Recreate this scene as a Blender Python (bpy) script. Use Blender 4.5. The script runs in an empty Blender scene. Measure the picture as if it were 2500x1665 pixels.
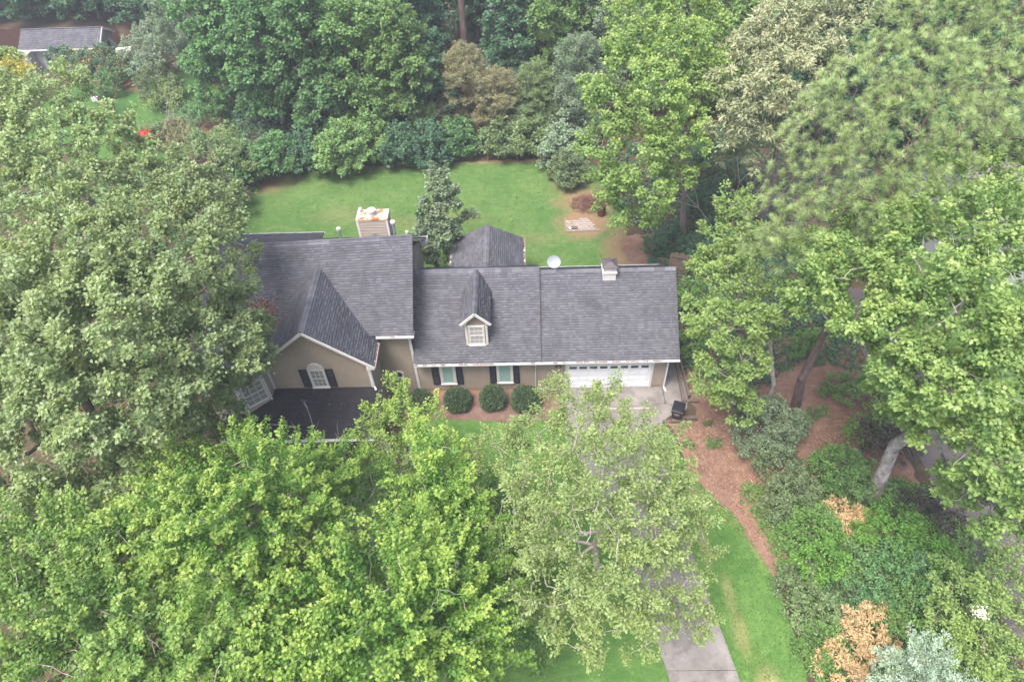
import bpy, math, random
import numpy as np
from mathutils import Vector, Matrix, Euler

S = bpy.context.scene
COL = S.collection
R = math.radians

# ------------------------------------------------------------------ camera
cam = bpy.data.cameras.new('camera')
cam.sensor_fit = 'HORIZONTAL'; cam.sensor_width = 36.0
cam.lens = 1687.064 / 2500.0 * 36.0
cam.clip_start = 0.5; cam.clip_end = 600.0
camo = bpy.data.objects.new('camera', cam); COL.objects.link(camo)
_p, _r, _y = R(47.553), R(-2.572), R(-1.852)
_f = Vector((math.sin(_y)*math.cos(_p), math.cos(_y)*math.cos(_p), -math.sin(_p)))
_rt = Vector((math.cos(_y), -math.sin(_y), 0)); _u = _rt.cross(_f)
_r2 = _rt*math.cos(_r) + _u*math.sin(_r); _u2 = -_rt*math.sin(_r) + _u*math.cos(_r)
_m = Matrix((( _r2.x, _u2.x, -_f.x, -2.288), (_r2.y, _u2.y, -_f.y, -25.83), (_r2.z, _u2.z, -_f.z, 32.548), (0, 0, 0, 1)))
camo.matrix_world = _m
S.camera = camo

# ------------------------------------------------------------------ sky, sun, exposure
SUN_EL, SUN_AZ = 66.0, -140.0           # azimuth: degrees from +Y (away from the camera) towards +X
W = bpy.data.worlds.new("World"); S.world = W; W.use_nodes = True
nt = W.node_tree; nt.nodes.clear()
sky = nt.nodes.new('ShaderNodeTexSky'); sky.sky_type = 'NISHITA'; sky.sun_disc = False
sky.sun_elevation = R(SUN_EL); sky.sun_rotation = R(SUN_AZ)
sky.air_density = 0.7; sky.dust_density = 5.0; sky.ozone_density = 1.0
bg = nt.nodes.new('ShaderNodeBackground'); bg.inputs[1].default_value = 0.15
wo = nt.nodes.new('ShaderNodeOutputWorld')
nt.links.new(sky.outputs[0], bg.inputs[0]); nt.links.new(bg.outputs[0], wo.inputs[0])
sl = bpy.data.lights.new('sun', 'SUN'); sl.energy = 1.5; sl.angle = R(22); sl.color = (1.0, 0.965, 0.92)
so = bpy.data.objects.new('sun', sl); COL.objects.link(so)
_d = Vector((math.sin(R(SUN_AZ))*math.cos(R(SUN_EL)), math.cos(R(SUN_AZ))*math.cos(R(SUN_EL)), math.sin(R(SUN_EL))))
so.rotation_euler = _d.to_track_quat('Z', 'Y').to_euler()
so.location = (-20, 20, 60)
S.view_settings.view_transform = 'Standard'; S.view_settings.look = 'None'
S.view_settings.gamma = 1.0; S.view_settings.exposure = 1.56
S.view_settings.use_curve_mapping = False
S.cycles.max_bounces = 8; S.cycles.diffuse_bounces = 4; S.cycles.glossy_bounces = 2
S.cycles.transmission_bounces = 4; S.cycles.transparent_max_bounces = 6

# ------------------------------------------------------------------ materials
MATS = {}
def nodes(name):
    m = bpy.data.materials.new(name); m.use_nodes = True
    t = m.node_tree; b = t.nodes['Principled BSDF']; MATS[name] = m
    return m, t, b
def N(t, typ, **kw):
    n = t.nodes.new(typ)
    for k, v in kw.items():
        if k.startswith('_'): setattr(n, k[1:], v)
        else: n.inputs[k].default_value = v
    return n
def mixc(t, fac, a, b, mode='MIX'):
    m = t.nodes.new('ShaderNodeMix'); m.data_type = 'RGBA'; m.blend_type = mode
    for i, v in ((0, fac), (6, a), (7, b)):
        if isinstance(v, (int, float)): m.inputs[i].default_value = v
        elif isinstance(v, tuple): m.inputs[i].default_value = (*v, 1) if len(v) == 3 else v
        else: t.links.new(v, m.inputs[i])
    return m.outputs[2]
def ramp(t, src, a, b):
    r = t.nodes.new('ShaderNodeMapRange'); r.inputs[1].default_value = a; r.inputs[2].default_value = b
    t.links.new(src, r.inputs[0]); return r.outputs[0]
def noise(t, scale, detail=4, rough=.6, stretch=None, obj=False):
    tc = t.nodes.new('ShaderNodeTexCoord'); n = N(t, 'ShaderNodeTexNoise', Scale=scale, Detail=detail, Roughness=rough)
    src = tc.outputs['Object']
    if not obj:
        g = t.nodes.new('ShaderNodeNewGeometry'); src = g.outputs['Position']
    if stretch:
        mp = t.nodes.new('ShaderNodeMapping'); mp.inputs['Scale'].default_value = stretch
        t.links.new(src, mp.inputs[0]); src = mp.outputs[0]
    t.links.new(src, n.inputs['Vector']); return n.outputs['Fac']
def bump(t, b, h, strength=.3, dist=.02):
    n = N(t, 'ShaderNodeBump', Strength=strength, Distance=dist)
    t.links.new(h, n.inputs['Height']); t.links.new(n.outputs[0], b.inputs['Normal'])

def simple(name, col, rough=.6, var=.15, scale=6., spec=.3, metal=0, dirt=None, bmp=0, stretch=None):
    m, t, b = nodes(name)
    b.inputs['Roughness'].default_value = rough; b.inputs['Metallic'].default_value = metal
    b.inputs['Specular IOR Level'].default_value = spec
    n = noise(t, scale, stretch=stretch)
    lo = tuple(c*(1-var) for c in col); hi = tuple(min(1, c*(1+var)) for c in col)
    c = mixc(t, ramp(t, n, .3, .7), lo, hi)
    if dirt:
        n2 = noise(t, dirt[1], 5, .65); c = mixc(t, ramp(t, n2, dirt[2], dirt[2]+.12), c, dirt[0])
    t.links.new(c, b.inputs['Base Color'])
    if bmp: bump(t, b, noise(t, scale*4), bmp)
    return m

def leafmat(name, dark, light, tip=None, rough=.5, spec=.35, trans=.38):
    k = 1.16; dark, light = tuple(c*k for c in dark), tuple(c*k for c in light); tip = tuple(min(.8, c*k) for c in tip) if tip else None
    m, t, b = nodes(name)
    a = N(t, 'ShaderNodeAttribute', _attribute_name='tint'); oi = t.nodes.new('ShaderNodeObjectInfo')
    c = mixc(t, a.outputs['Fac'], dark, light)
    # slow drift of hue through the crown
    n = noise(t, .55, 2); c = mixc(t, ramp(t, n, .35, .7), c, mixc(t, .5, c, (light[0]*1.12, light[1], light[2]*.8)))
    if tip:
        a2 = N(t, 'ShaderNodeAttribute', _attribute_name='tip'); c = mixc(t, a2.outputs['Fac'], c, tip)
    hs = N(t, 'ShaderNodeHueSaturation'); t.links.new(c, hs.inputs['Color'])
    mr = t.nodes.new('ShaderNodeMapRange'); mr.inputs[3].default_value = .88; mr.inputs[4].default_value = 1.12
    t.links.new(oi.outputs['Random'], mr.inputs[0]); t.links.new(mr.outputs[0], hs.inputs['Value'])
    t.links.new(hs.outputs[0], b.inputs['Base Color'])
    b.inputs['Roughness'].default_value = rough; b.inputs['Specular IOR Level'].default_value = spec
    tr = t.nodes.new('ShaderNodeBsdfTranslucent')
    t.links.new(mixc(t, 1.0, hs.outputs[0], (1.25, 1.15, .55), 'MULTIPLY'), tr.inputs[0])
    mx = t.nodes.new('ShaderNodeMixShader'); mx.inputs[0].default_value = trans
    t.links.new(b.outputs[0], mx.inputs[1]); t.links.new(tr.outputs[0], mx.inputs[2])
    t.links.new(mx.outputs[0], t.nodes['Material Output'].inputs[0])
    return m

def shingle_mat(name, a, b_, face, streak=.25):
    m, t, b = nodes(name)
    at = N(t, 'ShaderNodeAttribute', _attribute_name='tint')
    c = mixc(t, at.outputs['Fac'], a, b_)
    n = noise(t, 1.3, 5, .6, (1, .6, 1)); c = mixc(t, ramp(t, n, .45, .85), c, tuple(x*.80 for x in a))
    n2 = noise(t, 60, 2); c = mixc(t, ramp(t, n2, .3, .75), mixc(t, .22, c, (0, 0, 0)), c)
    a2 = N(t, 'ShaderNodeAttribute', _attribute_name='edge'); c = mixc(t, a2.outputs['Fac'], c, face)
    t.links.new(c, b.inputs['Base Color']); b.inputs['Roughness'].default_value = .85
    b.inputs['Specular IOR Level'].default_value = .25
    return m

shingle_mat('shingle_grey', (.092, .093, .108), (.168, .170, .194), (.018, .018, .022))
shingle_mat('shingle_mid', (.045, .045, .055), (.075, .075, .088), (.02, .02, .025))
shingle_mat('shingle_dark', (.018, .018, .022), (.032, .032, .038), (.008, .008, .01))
simple('siding', (0.270, 0.225, 0.180), .6, .07, 1.5)
simple('siding_stained', (0.257, 0.174, 0.124), .7, .15, 2.)
simple('siding_cream', (0.349, 0.299, 0.249), .6, .06, 2.)
simple('trim_white', (0.598, 0.573, 0.548), .5, .06, 3.)
simple('door_white', (.72, .74, .77), .4, .03, 2.)
simple('gutter_white', (0.581, 0.589, 0.606), .4, .06, 4.)
simple('downspout_grey', (0.432, 0.457, 0.448), .4, .06, 4.)
simple('shutter_black', (.012, .013, .018), .45, .2, 4.)
simple('shutter_panel', (.028, .031, .042), .5, .2, 4.)
simple('curtain_teal', (.25, .38, .34), .8, .08, 3., stretch=(6, 1, 1))
simple('curtain_grey', (0.232, 0.249, 0.232), .8, .15, 8.)
simple('dark_opening', (.02, .02, .02), .8)
simple('litter_red', (.15, .07, .045), .9, .5, 20.)
simple('cap_metal', (0.515, 0.448, 0.365), .45, .06, 3., dirt=((.34, .11, .04), 2.4, .47))
simple('galvanised', (0.349, 0.373, 0.415), .35, .1, 6., metal=.5)
simple('vent_white', (0.515, 0.498, 0.465), .5, .1, 8.)
simple('cupola_white', (0.614, 0.589, 0.573), .5, .02, 3.)
simple('cupola_roof', (.075, .065, .07), .4, .1, 3.)
simple('dish_grey', (0.274, 0.299, 0.340), .4, .05, 4.)
simple('black_plastic', (.012, .013, .017), .35, .15, 4., spec=.5)
simple('decal_white', (.6, .6, .62), .5); simple('decal_orange', (.5, .3, .15), .5)
simple('timber_grey', (0.124, 0.095, 0.079), .85, .35, 5., stretch=(1, 6, 1), bmp=.4)
simple('timber_pale', (0.249, 0.191, 0.137), .8, .25, 6.)
simple('lumber_pink', (0.274, 0.158, 0.116), .8, .3, 5.)
simple('fence_brown', (.085, .042, .032), .85, .25, 3.)
simple('barrel_rust', (.085, .03, .024), .75, .3, 9.)
simple('paver', (0.299, 0.257, 0.224), .85, .2, 4., bmp=.3, dirt=((.22, .11, .07), 2., .58))
simple('concrete_edge', (0.216, 0.174, 0.149), .85, .25, 6.)
simple('shed_wall', (0.357, 0.365, 0.357), .7, .1, 1.)
simple('house_far_wall', (0.349, 0.349, 0.349), .7, .06, 1.)
simple('glass_dark', (.035, .045, .045), .12, .1, 2., spec=.6)
simple('iron_dark', (.03, .022, .02), .6, .3, 8.)
def bark(name, a, b_, scale=5., stretch=(1, 1, .3)):
    m, t, b = nodes(name)
    n = noise(t, scale, 6, .7, stretch); c = mixc(t, ramp(t, n, .35, .65), a, b_)
    t.links.new(c, b.inputs['Base Color']); b.inputs['Roughness'].default_value = .9
    bump(t, b, n, .8, .06); return m
bark('bark_pine', (.07, .048, .042), (.19, .135, .12), 7., (1, 1, .25))
simple('bark_dark', (.03, .025, .02), .9)
bark('bark_pale', (.13, .105, .09), (.46, .43, .42), 2.6, (1, 1, .7))
bark('bark_grey', (.11, .09, .075), (.26, .22, .19), 6.)
bark('bark_birch', (.26, .22, .19), (.46, .41, .37), 6.)
bark('bark_dead', (.22, .18, .165), (.38, .33, .31), 8.)
bark('bark_red', (.13, .06, .045), (.24, .12, .09), 8.)

def ground_mat(name, a, b_, c_, s1=.6, s2=9., patches=(), pc=None, bstr=.5, chips=None):
    """soil / lawn: two scales of variation, worn places of their own at given spots, pale chips"""
    m, t, b = nodes(name)
    n1 = noise(t, s1, 4, .6); n2 = noise(t, s2, 5, .7)
    c = mixc(t, ramp(t, n1, .35, .65), a, b_)
    c = mixc(t, ramp(t, n2, .45, .75), c, c_)
    n5 = noise(t, 2.3, 7, .72); c = mixc(t, ramp(t, n5, .48, .78), c, tuple(x*.72 for x in a)); n6 = noise(t, 1.4, 7, .75, (1, 1.7, 1)); c = mixc(t, ramp(t, n6, .52, .80), c, tuple(min(1, x*1.35) for x in b_))
    if patches:
        g = t.nodes.new('ShaderNodeNewGeometry')
        nn = t.nodes.new('ShaderNodeTexNoise'); nn.inputs['Scale'].default_value = .9; nn.inputs['Detail'].default_value = 6; nn.inputs['Roughness'].default_value = .7
        t.links.new(g.outputs['Position'], nn.inputs['Vector'])
        tot = None
        for (px, py, rx, ry, k) in patches:
            mp = t.nodes.new('ShaderNodeVectorMath'); mp.operation = 'SUBTRACT'; mp.inputs[1].default_value = (px, py, 0)
            t.links.new(g.outputs['Position'], mp.inputs[0])
            ml = t.nodes.new('ShaderNodeVectorMath'); ml.operation = 'MULTIPLY'; ml.inputs[1].default_value = (1/rx, 1/ry, 0)
            t.links.new(mp.outputs[0], ml.inputs[0])
            ln = t.nodes.new('ShaderNodeVectorMath'); ln.operation = 'LENGTH'; t.links.new(ml.outputs[0], ln.inputs[0])
            ad = t.nodes.new('ShaderNodeMath'); ad.operation = 'MULTIPLY_ADD'; ad.inputs[1].default_value = 1.3
            t.links.new(nn.outputs['Fac'], ad.inputs[0]); t.links.new(ln.outputs['Value'], ad.inputs[2])
            r = t.nodes.new('ShaderNodeMapRange'); r.inputs[1].default_value = 1.15; r.inputs[2].default_value = 1.95
            r.inputs[3].default_value = k; r.inputs[4].default_value = 0; t.links.new(ad.outputs[0], r.inputs[0])
            if tot is None: tot = r.outputs[0]
            else:
                mx = t.nodes.new('ShaderNodeMath'); mx.operation = 'MAXIMUM'
                t.links.new(tot, mx.inputs[0]); t.links.new(r.outputs[0], mx.inputs[1]); tot = mx.outputs[0]
        n3 = noise(t, 14, 4, .7)
        c = mixc(t, tot, c, mixc(t, ramp(t, n3, .35, .65), pc[0], pc[1]))
    if chips:
        v = N(t, 'ShaderNodeTexVoronoi', Scale=chips[1]); g = t.nodes.new('ShaderNodeNewGeometry'); t.links.new(g.outputs['Position'], v.inputs['Vector'])
        c = mixc(t, ramp(t, v.outputs['Distance'], chips[2], chips[2]*.6), c, chips[0])
    t.links.new(c, b.inputs['Base Color']); b.inputs['Roughness'].default_value = .95; b.inputs['Specular IOR Level'].default_value = .1
    bump(t, b, n2, bstr, .06); return m

# ------------------------------------------------------------------ mesh helpers
def np_mesh(name, verts, faces, mat=None, attrs=None, smooth=False):
    """verts (n,3); faces (m,k) int; attrs: {name: per-face float array}"""
    verts = np.ascontiguousarray(verts, dtype=np.float32); faces = np.ascontiguousarray(faces, dtype=np.int32)
    me = bpy.data.meshes.new(name); n, (m, k) = len(verts), faces.shape
    me.vertices.add(n); me.vertices.foreach_set('co', verts.ravel())
    me.loops.add(m*k); me.loops.foreach_set('vertex_index', faces.ravel())
    me.polygons.add(m); me.polygons.foreach_set('loop_start', np.arange(0, m*k, k, dtype=np.int32))
    if smooth: me.polygons.foreach_set('use_smooth', np.ones(m, dtype=bool))
    for an, v in (attrs or {}).items():
        a = me.attributes.new(an, 'FLOAT', 'FACE'); a.data.foreach_set('value', np.ascontiguousarray(v, dtype=np.float32))
    me.update(calc_edges=True)
    if mat: me.materials.append(MATS[mat])
    return me
def link(name, me, parent=None, loc=None, **props):
    o = bpy.data.objects.new(name, me); COL.objects.link(o)
    if parent: o.parent = parent
    if loc is not None: o.location = loc
    for k, v in props.items(): o[k] = v
    return o
def thing(name, label, category, loc=(0, 0, 0), group=None):
    o = bpy.data.objects.new(name, None); COL.objects.link(o); o.location = loc; o.empty_display_size = .3
    o['label'] = label; o['category'] = category
    if group: o['group'] = group
    return o

class M:
    """collects boxes, quads and tubes into one mesh"""
    def __init__(s): s.v = []; s.f = []; s.a = []
    def quad(s, *pts, t=.5):
        b = len(s.v); s.v += [tuple(p) for p in pts]; s.f.append(tuple(range(b, b+len(pts)))); s.a.append(t); return s
    def box(s, x0, y0, z0, x1, y1, z1):
        return s.hexa([(x0, y0, z0), (x1, y0, z0), (x1, y1, z0), (x0, y1, z0), (x0, y0, z1), (x1, y0, z1), (x1, y1, z1), (x0, y1, z1)])
    def hexa(s, p):
        b = len(s.v); s.v += [tuple(q) for q in p]
        for f in ((3, 2, 1, 0), (4, 5, 6, 7), (0, 1, 5, 4), (1, 2, 6, 5), (2, 3, 7, 6), (3, 0, 4, 7)):
            s.f.append(tuple(b+i for i in f)); s.a.append(.5)
        return s
    def bar(s, p0, p1, w, h, up=(0, 0, 1)):
        p0, p1 = Vector(p0), Vector(p1); d = (p1-p0).normalized(); u = Vector(up)
        if abs(d.dot(u)) > .97: u = Vector((0, 1, 0))
        a = d.cross(u).normalized()*w/2; c = a.cross(d).normalized()*h/2
        return s.hexa([p0-a-c, p0+a-c, p1+a-c, p1-a-c, p0-a+c, p0+a+c, p1+a+c, p1-a+c])
    def tube(s, p0, p1, r0, r1=None, n=10, caps=True):
        p0, p1 = Vector(p0), Vector(p1); r1 = r0 if r1 is None else r1
        d = (p1-p0).normalized(); u = Vector((1, 0, 0)) if abs(d.x) < .8 else Vector((0, 1, 0))
        a = d.cross(u).normalized(); c = d.cross(a); b = len(s.v)
        for p, r in ((p0, r0), (p1, r1)):
            for i in range(n):
                w = 2*math.pi*i/n; s.v.append(tuple(p + (a*math.cos(w) + c*math.sin(w))*r))
        for i in range(n):
            j = (i+1) % n; s.f.append((b+i, b+j, b+n+j, b+n+i)); s.a.append(.5)
        if caps:
            s.f.append(tuple(b+i for i in range(n-1, -1, -1))); s.f.append(tuple(b+n+i for i in range(n))); s.a += [.5, .5]
        return s
    def lathe(s, c, prof, n=16):
        b = len(s.v)
        for r, z in prof:
            for i in range(n):
                w = 2*math.pi*i/n; s.v.append((c[0]+r*math.cos(w), c[1]+r*math.sin(w), c[2]+z))
        for k in range(len(prof)-1):
            for i in range(n):
                j = (i+1) % n; s.f.append((b+k*n+i, b+k*n+j, b+(k+1)*n+j, b+(k+1)*n+i)); s.a.append(.5)
        s.f.append(tuple(b+(len(prof)-1)*n+i for i in range(n))); s.a.append(.5)
        return s
    def mesh(s, name, mat):
        me = bpy.data.meshes.new(name); me.from_pydata(s.v, [], s.f)
        a = me.attributes.new('tint', 'FLOAT', 'FACE'); a.data.foreach_set('value', s.a); me.materials.append(MATS[mat]); me.update(); return me
    def build(s, name, mat, parent=None, bevel=0, **props):
        o = link(name, s.mesh(name, mat), parent, **props)
        if bevel:
            b = o.modifiers.new('bevel', 'BEVEL'); b.width = bevel; b.segments = 2; b.limit_method = 'ANGLE'
        return o

def rough_outline(pts, amp, step, seed):
    """subdivide a polygon outline and push it about so that it reads as a natural edge"""
    rg = np.random.RandomState(seed); out = []
    for i in range(len(pts)):
        a = np.array(pts[i], float); b = np.array(pts[(i+1) % len(pts)], float); L = np.hypot(*(b-a)); n = max(1, int(L/step))
        for k in range(n):
            q = a + (b-a)*k/n; out.append(tuple(q + rg.normal(0, amp, 2)*(1 if k else .5)))
    return out
def sheet(name, pts, z, mat, amp=.08, step=.35, seed=1, parent=None, **props):
    from mathutils.geometry import tessellate_polygon
    pts = rough_outline(pts, amp, step, seed) if amp else pts
    v = [Vector((x, y, z)) for x, y in pts]
    tri = tessellate_polygon([v]); tri = [t if (v[t[1]]-v[t[0]]).cross(v[t[2]]-v[t[0]]).z > 0 else t[::-1] for t in tri]
    me = bpy.data.meshes.new(name); me.from_pydata(v, [], [tuple(t) for t in tri]); me.materials.append(MATS[mat]); me.update()
    return link(name, me, parent, **props)

# ------------------------------------------------------------------ foliage
def unit(a): return a/np.maximum(np.linalg.norm(a, axis=-1, keepdims=True), 1e-9)

def leaves_np(P, A, Nn, sz, shape):
    """P base points, A long axes, Nn normals, sz sizes -> verts, tris, tris per leaf"""
    A = unit(A); B = unit(np.cross(Nn, A)); Z = np.cross(A, B); s = sz[:, None]
    if shape == 'lobed':
        loc = [(-.24, .22, .03), (.24, .22, .03), (0, 1., -.10), (0, -.02, 0), (.06, .62, .04), (.66, .58, -.10), (-.06, .62, .04), (-.66, .58, -.10)]
        tri = [(0, 1, 2), (3, 5, 4), (3, 6, 7)]
    elif shape == 'needle':
        loc = [(-.024, 0, 0), (.024, 0, 0), (0, 1., 0)]; tri = [(0, 1, 2)]
    elif shape == 'narrow':
        loc = [(0, 0, 0), (.15, .45, .05), (0, 1., -.12), (-.15, .45, .05)]; tri = [(0, 1, 2), (0, 2, 3)]
    else:
        loc = [(0, 0, 0), (.38, .45, .10), (0, 1., -.08), (-.38, .45, .10)]; tri = [(0, 1, 2), (0, 2, 3)]
    V = np.stack([P + s*(B*x + A*y + Z*z) for x, y, z in loc], 1); nv = len(loc); n = len(P)
    F = (np.array(tri)[None] + (np.arange(n)*nv)[:, None, None]).reshape(-1, 3)
    return V.reshape(-1, 3), F, len(tri)

def tubes_np(segs, n=5):
    """segs: (m, 8) p0 p1 r0 r1"""
    s = np.asarray(segs, float); p0, p1, r0, r1 = s[:, :3], s[:, 3:6], s[:, 6], s[:, 7]
    d = unit(p1-p0); u = np.where(np.abs(d[:, :1]) < .8, [[1., 0, 0]], [[0, 1., 0]]); a = unit(np.cross(d, u)); c = np.cross(d, a)
    w = np.arange(n)*2*np.pi/n; ring = a[:, None]*np.cos(w)[None, :, None] + c[:, None]*np.sin(w)[None, :, None]
    V = np.concatenate([p0[:, None]+ring*r0[:, None, None], p1[:, None]+ring*r1[:, None, None]], 1)
    i = np.arange(n); j = (i+1) % n; f = np.stack([i, i+n, j+n, j], 1)
    F = (f[None] + (np.arange(len(s))*2*n)[:, None, None]).reshape(-1, 4)
    return V.reshape(-1, 3), F

# style: rc clump radius, L shoot length, n leaves per clump, s leaf size, out/up direction of shoots, cover density
STY = dict(
 oak   =dict(rc=.46, L=.50, n=112, s=.168, shape='ovate', out=.8, up=.6, cover=1.9, flat=.75, rnd=.6, mat='leaf_oak', wood='bark_grey', tipw=.35),
 maple =dict(rc=.27, L=1.6, n=112, s=.122, shape='ovate', out=.85, up=.62, rad=1., cover=1.45, flat=.9, rnd=.35, mat='leaf_maple', wood='bark_birch', tipw=1.),
 lime  =dict(rc=.32, L=.9, n=80, s=.115, shape='ovate', out=.5, up=.8, cover=2.0, flat=.9, rnd=.4, mat='leaf_lime', wood='bark_grey', tipw=1.),
 birch =dict(rc=.36, L=.9, n=92, s=.108, shape='ovate', out=.9, up=.35, cover=2.2, flat=.9, rnd=.6, mat='leaf_birch', wood='bark_birch', tipw=.6, twig=1.),
 tulip =dict(rc=.40, L=.85, n=106, s=.152, shape='ovate', out=.8, up=.5, cover=2.1, flat=.85, rnd=.5, mat='leaf_tulip', wood='bark_pale', tipw=.9),
 gum   =dict(rc=.44, L=.9, n=92, s=.175, shape='ovate', out=.7, up=.6, cover=2.0, flat=.85, rnd=.5, mat='leaf_gum', wood='bark_grey', tipw=.8),
 chest =dict(rc=.46, L=.7, n=90, s=.26, shape='narrow', out=.8, up=.4, cover=2.5, flat=.85, rnd=.7, mat='leaf_chest', wood='bark_grey', tipw=.9),
 small =dict(rc=.36, L=.6, n=66, s=.155, shape='ovate', out=.8, up=.5, cover=2.4, flat=.85, rnd=.6, mat='leaf_mid', wood='bark_birch', tipw=.6),
 pear  =dict(rc=.32, L=.6, n=66, s=.15, shape='ovate', out=.8, up=.5, cover=2.2, flat=.9, rnd=.6, mat='leaf_pear', wood='bark_grey', tipw=.4),
 shrub =dict(rc=.26, L=.35, n=42, s=.12, shape='ovate', out=.8, up=.6, cover=2.2, flat=.8, rnd=.6, mat='leaf_shrub', wood='bark_grey', tipw=.4),
 clip  =dict(),
 vine  =dict(rc=.55, L=.7, n=92, s=.25, shape='ovate', out=.9, up=.3, cover=2.2, flat=.85, rnd=.5, mat='leaf_vine', wood='bark_grey', tipw=.5),
 fine  =dict(rc=.5, L=.8, n=80, s=.26, shape='narrow', out=.8, up=.5, cover=2.3, flat=.85, rnd=.7, mat='leaf_olive', wood='bark_grey', tipw=.6),
 blade =dict(rc=.22, L=.3, n=44, s=.19, shape='narrow', out=.5, up=1., cover=1.8, flat=.7, rnd=1., mat='leaf_tan', wood='bark_dead', tipw=.5),
 cedar =dict(rc=.26, L=.9, n=110, s=.12, shape='narrow', out=1., up=.12, cover=1.6, flat=.6, rnd=.35, mat='leaf_cedar', wood='bark_grey', tipw=.8),
)

def crown_np(rg, lobes, st, zmin=.25, base=None):
    """foliage of a crown given as lobes (x,y,z,r): shoots of leaves over the outside of every lobe, some inside"""
    lobes = np.asarray(lobes, float); cen = lobes[:, :3].mean(0)
    if base is not None: cen = np.array([(cen[0]+base[0])/2, (cen[1]+base[1])/2, cen[2]-.35*lobes[:, 3].max()])
    C, D = [], []
    for x, y, z, r in lobes:
        k = int(st['cover']*4*r*r*.85/(st['rc']**2*2.2)) + 3
        u = unit(rg.normal(size=(k, 3))); u = u[u[:, 2] > -.45]
        rad = r*np.where(rg.rand(len(u)) < .74, rg.uniform(.82, 1.06, len(u)), rg.uniform(.35, .8, len(u)))
        # lumpy outline: each lobe has its own bulges
        ph = rg.uniform(0, 6.28, 3); rad *= 1+.14*np.sin(3*np.arctan2(u[:, 1], u[:, 0])+ph[0])*np.cos(2.5*u[:, 2]+ph[1])+.08*np.sin(7*u[:, 0]+5*u[:, 1]+ph[2])
        p = np.array([x, y, z]) + u*rad[:, None]*[1, 1, st['flat']]
        # drop shoots buried deep in another lobe
        dd = np.linalg.norm((p[:, None]-lobes[None, :, :3])/[1, 1, st['flat']], axis=2)/lobes[None, :, 3]
        keep = (dd < .62).sum(1) <= 0
        keep |= rg.rand(len(p)) < .25
        p, u2 = p[keep], u[keep]
        C.append(p); rad = st.get('rad', 0); D.append(unit(u2*(.6-.4*rad) + unit(p-cen)*(.7+.4*rad)))
    C = np.concatenate(C); D = np.concatenate(D)
    ok = C[:, 2] > zmin; C, D = C[ok], D[ok]
    K = len(C); n = st['n']
    hor = D*[1, 1, .35]
    ax = unit(unit(hor)*st['out'] + np.array([0, 0, 1])*st['up'] + rg.normal(0, .28*st['rnd']+.08, (K, 3)))
    sc = rg.uniform(.7, 1.3, K)
    t = rg.rand(K, n)**.8; th = (1-.75*t)
    off = rg.normal(0, 1, (K, n, 3))*st['rc']*.52*th[..., None]*sc[:, None, None]; off[..., 2] *= st['flat']*.8
    P = C[:, None] + ax[:, None]*((t-.45)*st['L']*sc[:, None])[..., None] + off
    nrm = unit(np.array([0, 0, 1.])*.85 + unit(off+1e-4)*.55 + D[:, None]*.35 + rg.normal(0, st['rnd']*.55, (K, n, 3)))
    la = unit(unit(off+1e-4)*.8 + ax[:, None]*.5 + rg.normal(0, .45, (K, n, 3)) - np.array([0, 0, .25]))
    sz = st['s']*rg.uniform(.65, 1.25, (K, n))
    ct = rg.rand(K)
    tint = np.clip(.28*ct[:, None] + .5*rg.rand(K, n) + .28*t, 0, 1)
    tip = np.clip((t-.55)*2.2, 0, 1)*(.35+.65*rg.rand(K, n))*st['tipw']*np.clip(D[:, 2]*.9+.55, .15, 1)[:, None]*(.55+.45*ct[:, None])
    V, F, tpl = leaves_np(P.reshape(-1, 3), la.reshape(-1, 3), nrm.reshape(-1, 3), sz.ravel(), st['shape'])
    return V, F, np.repeat(tint.ravel(), tpl), np.repeat(tip.ravel(), tpl), C, D

def pine_np(rg, lobes, ntuft=1.0, nn=108, ln=.28):
    """round tufts of long needles at the ends of the shoots"""
    lobes = np.asarray(lobes, float); C = []; D = []
    cen = lobes[:, :3].mean(0)
    for x, y, z, r in lobes:
        k = int(27*r*r*ntuft); u = unit(rg.normal(size=(k, 3))); u = u[u[:, 2] > -.5]
        p = np.array([x, y, z]) + u*(r*np.where(rg.rand(len(u)) < .75, rg.uniform(.85, 1.12, len(u)), rg.uniform(.4, .85, len(u))))[:, None]*[1, 1, .8]
        dd = np.linalg.norm(p[:, None]-lobes[None, :, :3], axis=2)/lobes[None, :, 3]
        keep = ((dd < .6).sum(1) == 0) | (rg.rand(len(p)) < .3); C.append(p[keep]); D.append(unit(u[keep]*.7+unit(p[keep]-cen)*.4+[0, 0, .75]+rg.normal(0, .3, (keep.sum(), 3))))
    C = np.concatenate(C); D = np.concatenate(D); K = len(C)
    dirs = unit(D[:, None]*.62 + unit(rg.normal(size=(K, nn, 3))))
    sc = rg.uniform(.75, 1.3, K)
    P = C[:, None] + D[:, None]*rg.uniform(-.06, .05, (K, nn, 1))
    nrm = unit(rg.normal(size=(K, nn, 3)))
    sz = ln*sc[:, None]*rg.uniform(.8, 1.1, (K, nn))
    V, F, tpl = leaves_np(P.reshape(-1, 3), dirs.reshape(-1, 3), nrm.reshape(-1, 3), sz.ravel(), 'needle')
    ct = rg.rand(K)[:, None]; al = (dirs*D[:, None]).sum(2)
    tint = np.clip(.5*ct + .15*rg.rand(K, nn) + .35*np.clip(al, 0, 1), 0, 1); tip = np.clip(al*1.2-.1, 0, 1)*(.25+.75*ct)*np.clip(D[:, 2:3]+.3, 0, 1)  # upward tufts lighter, inner and under needles darker: shading put into the colour
    return V, F, tint.ravel(), tip.ravel(), C, D

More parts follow.
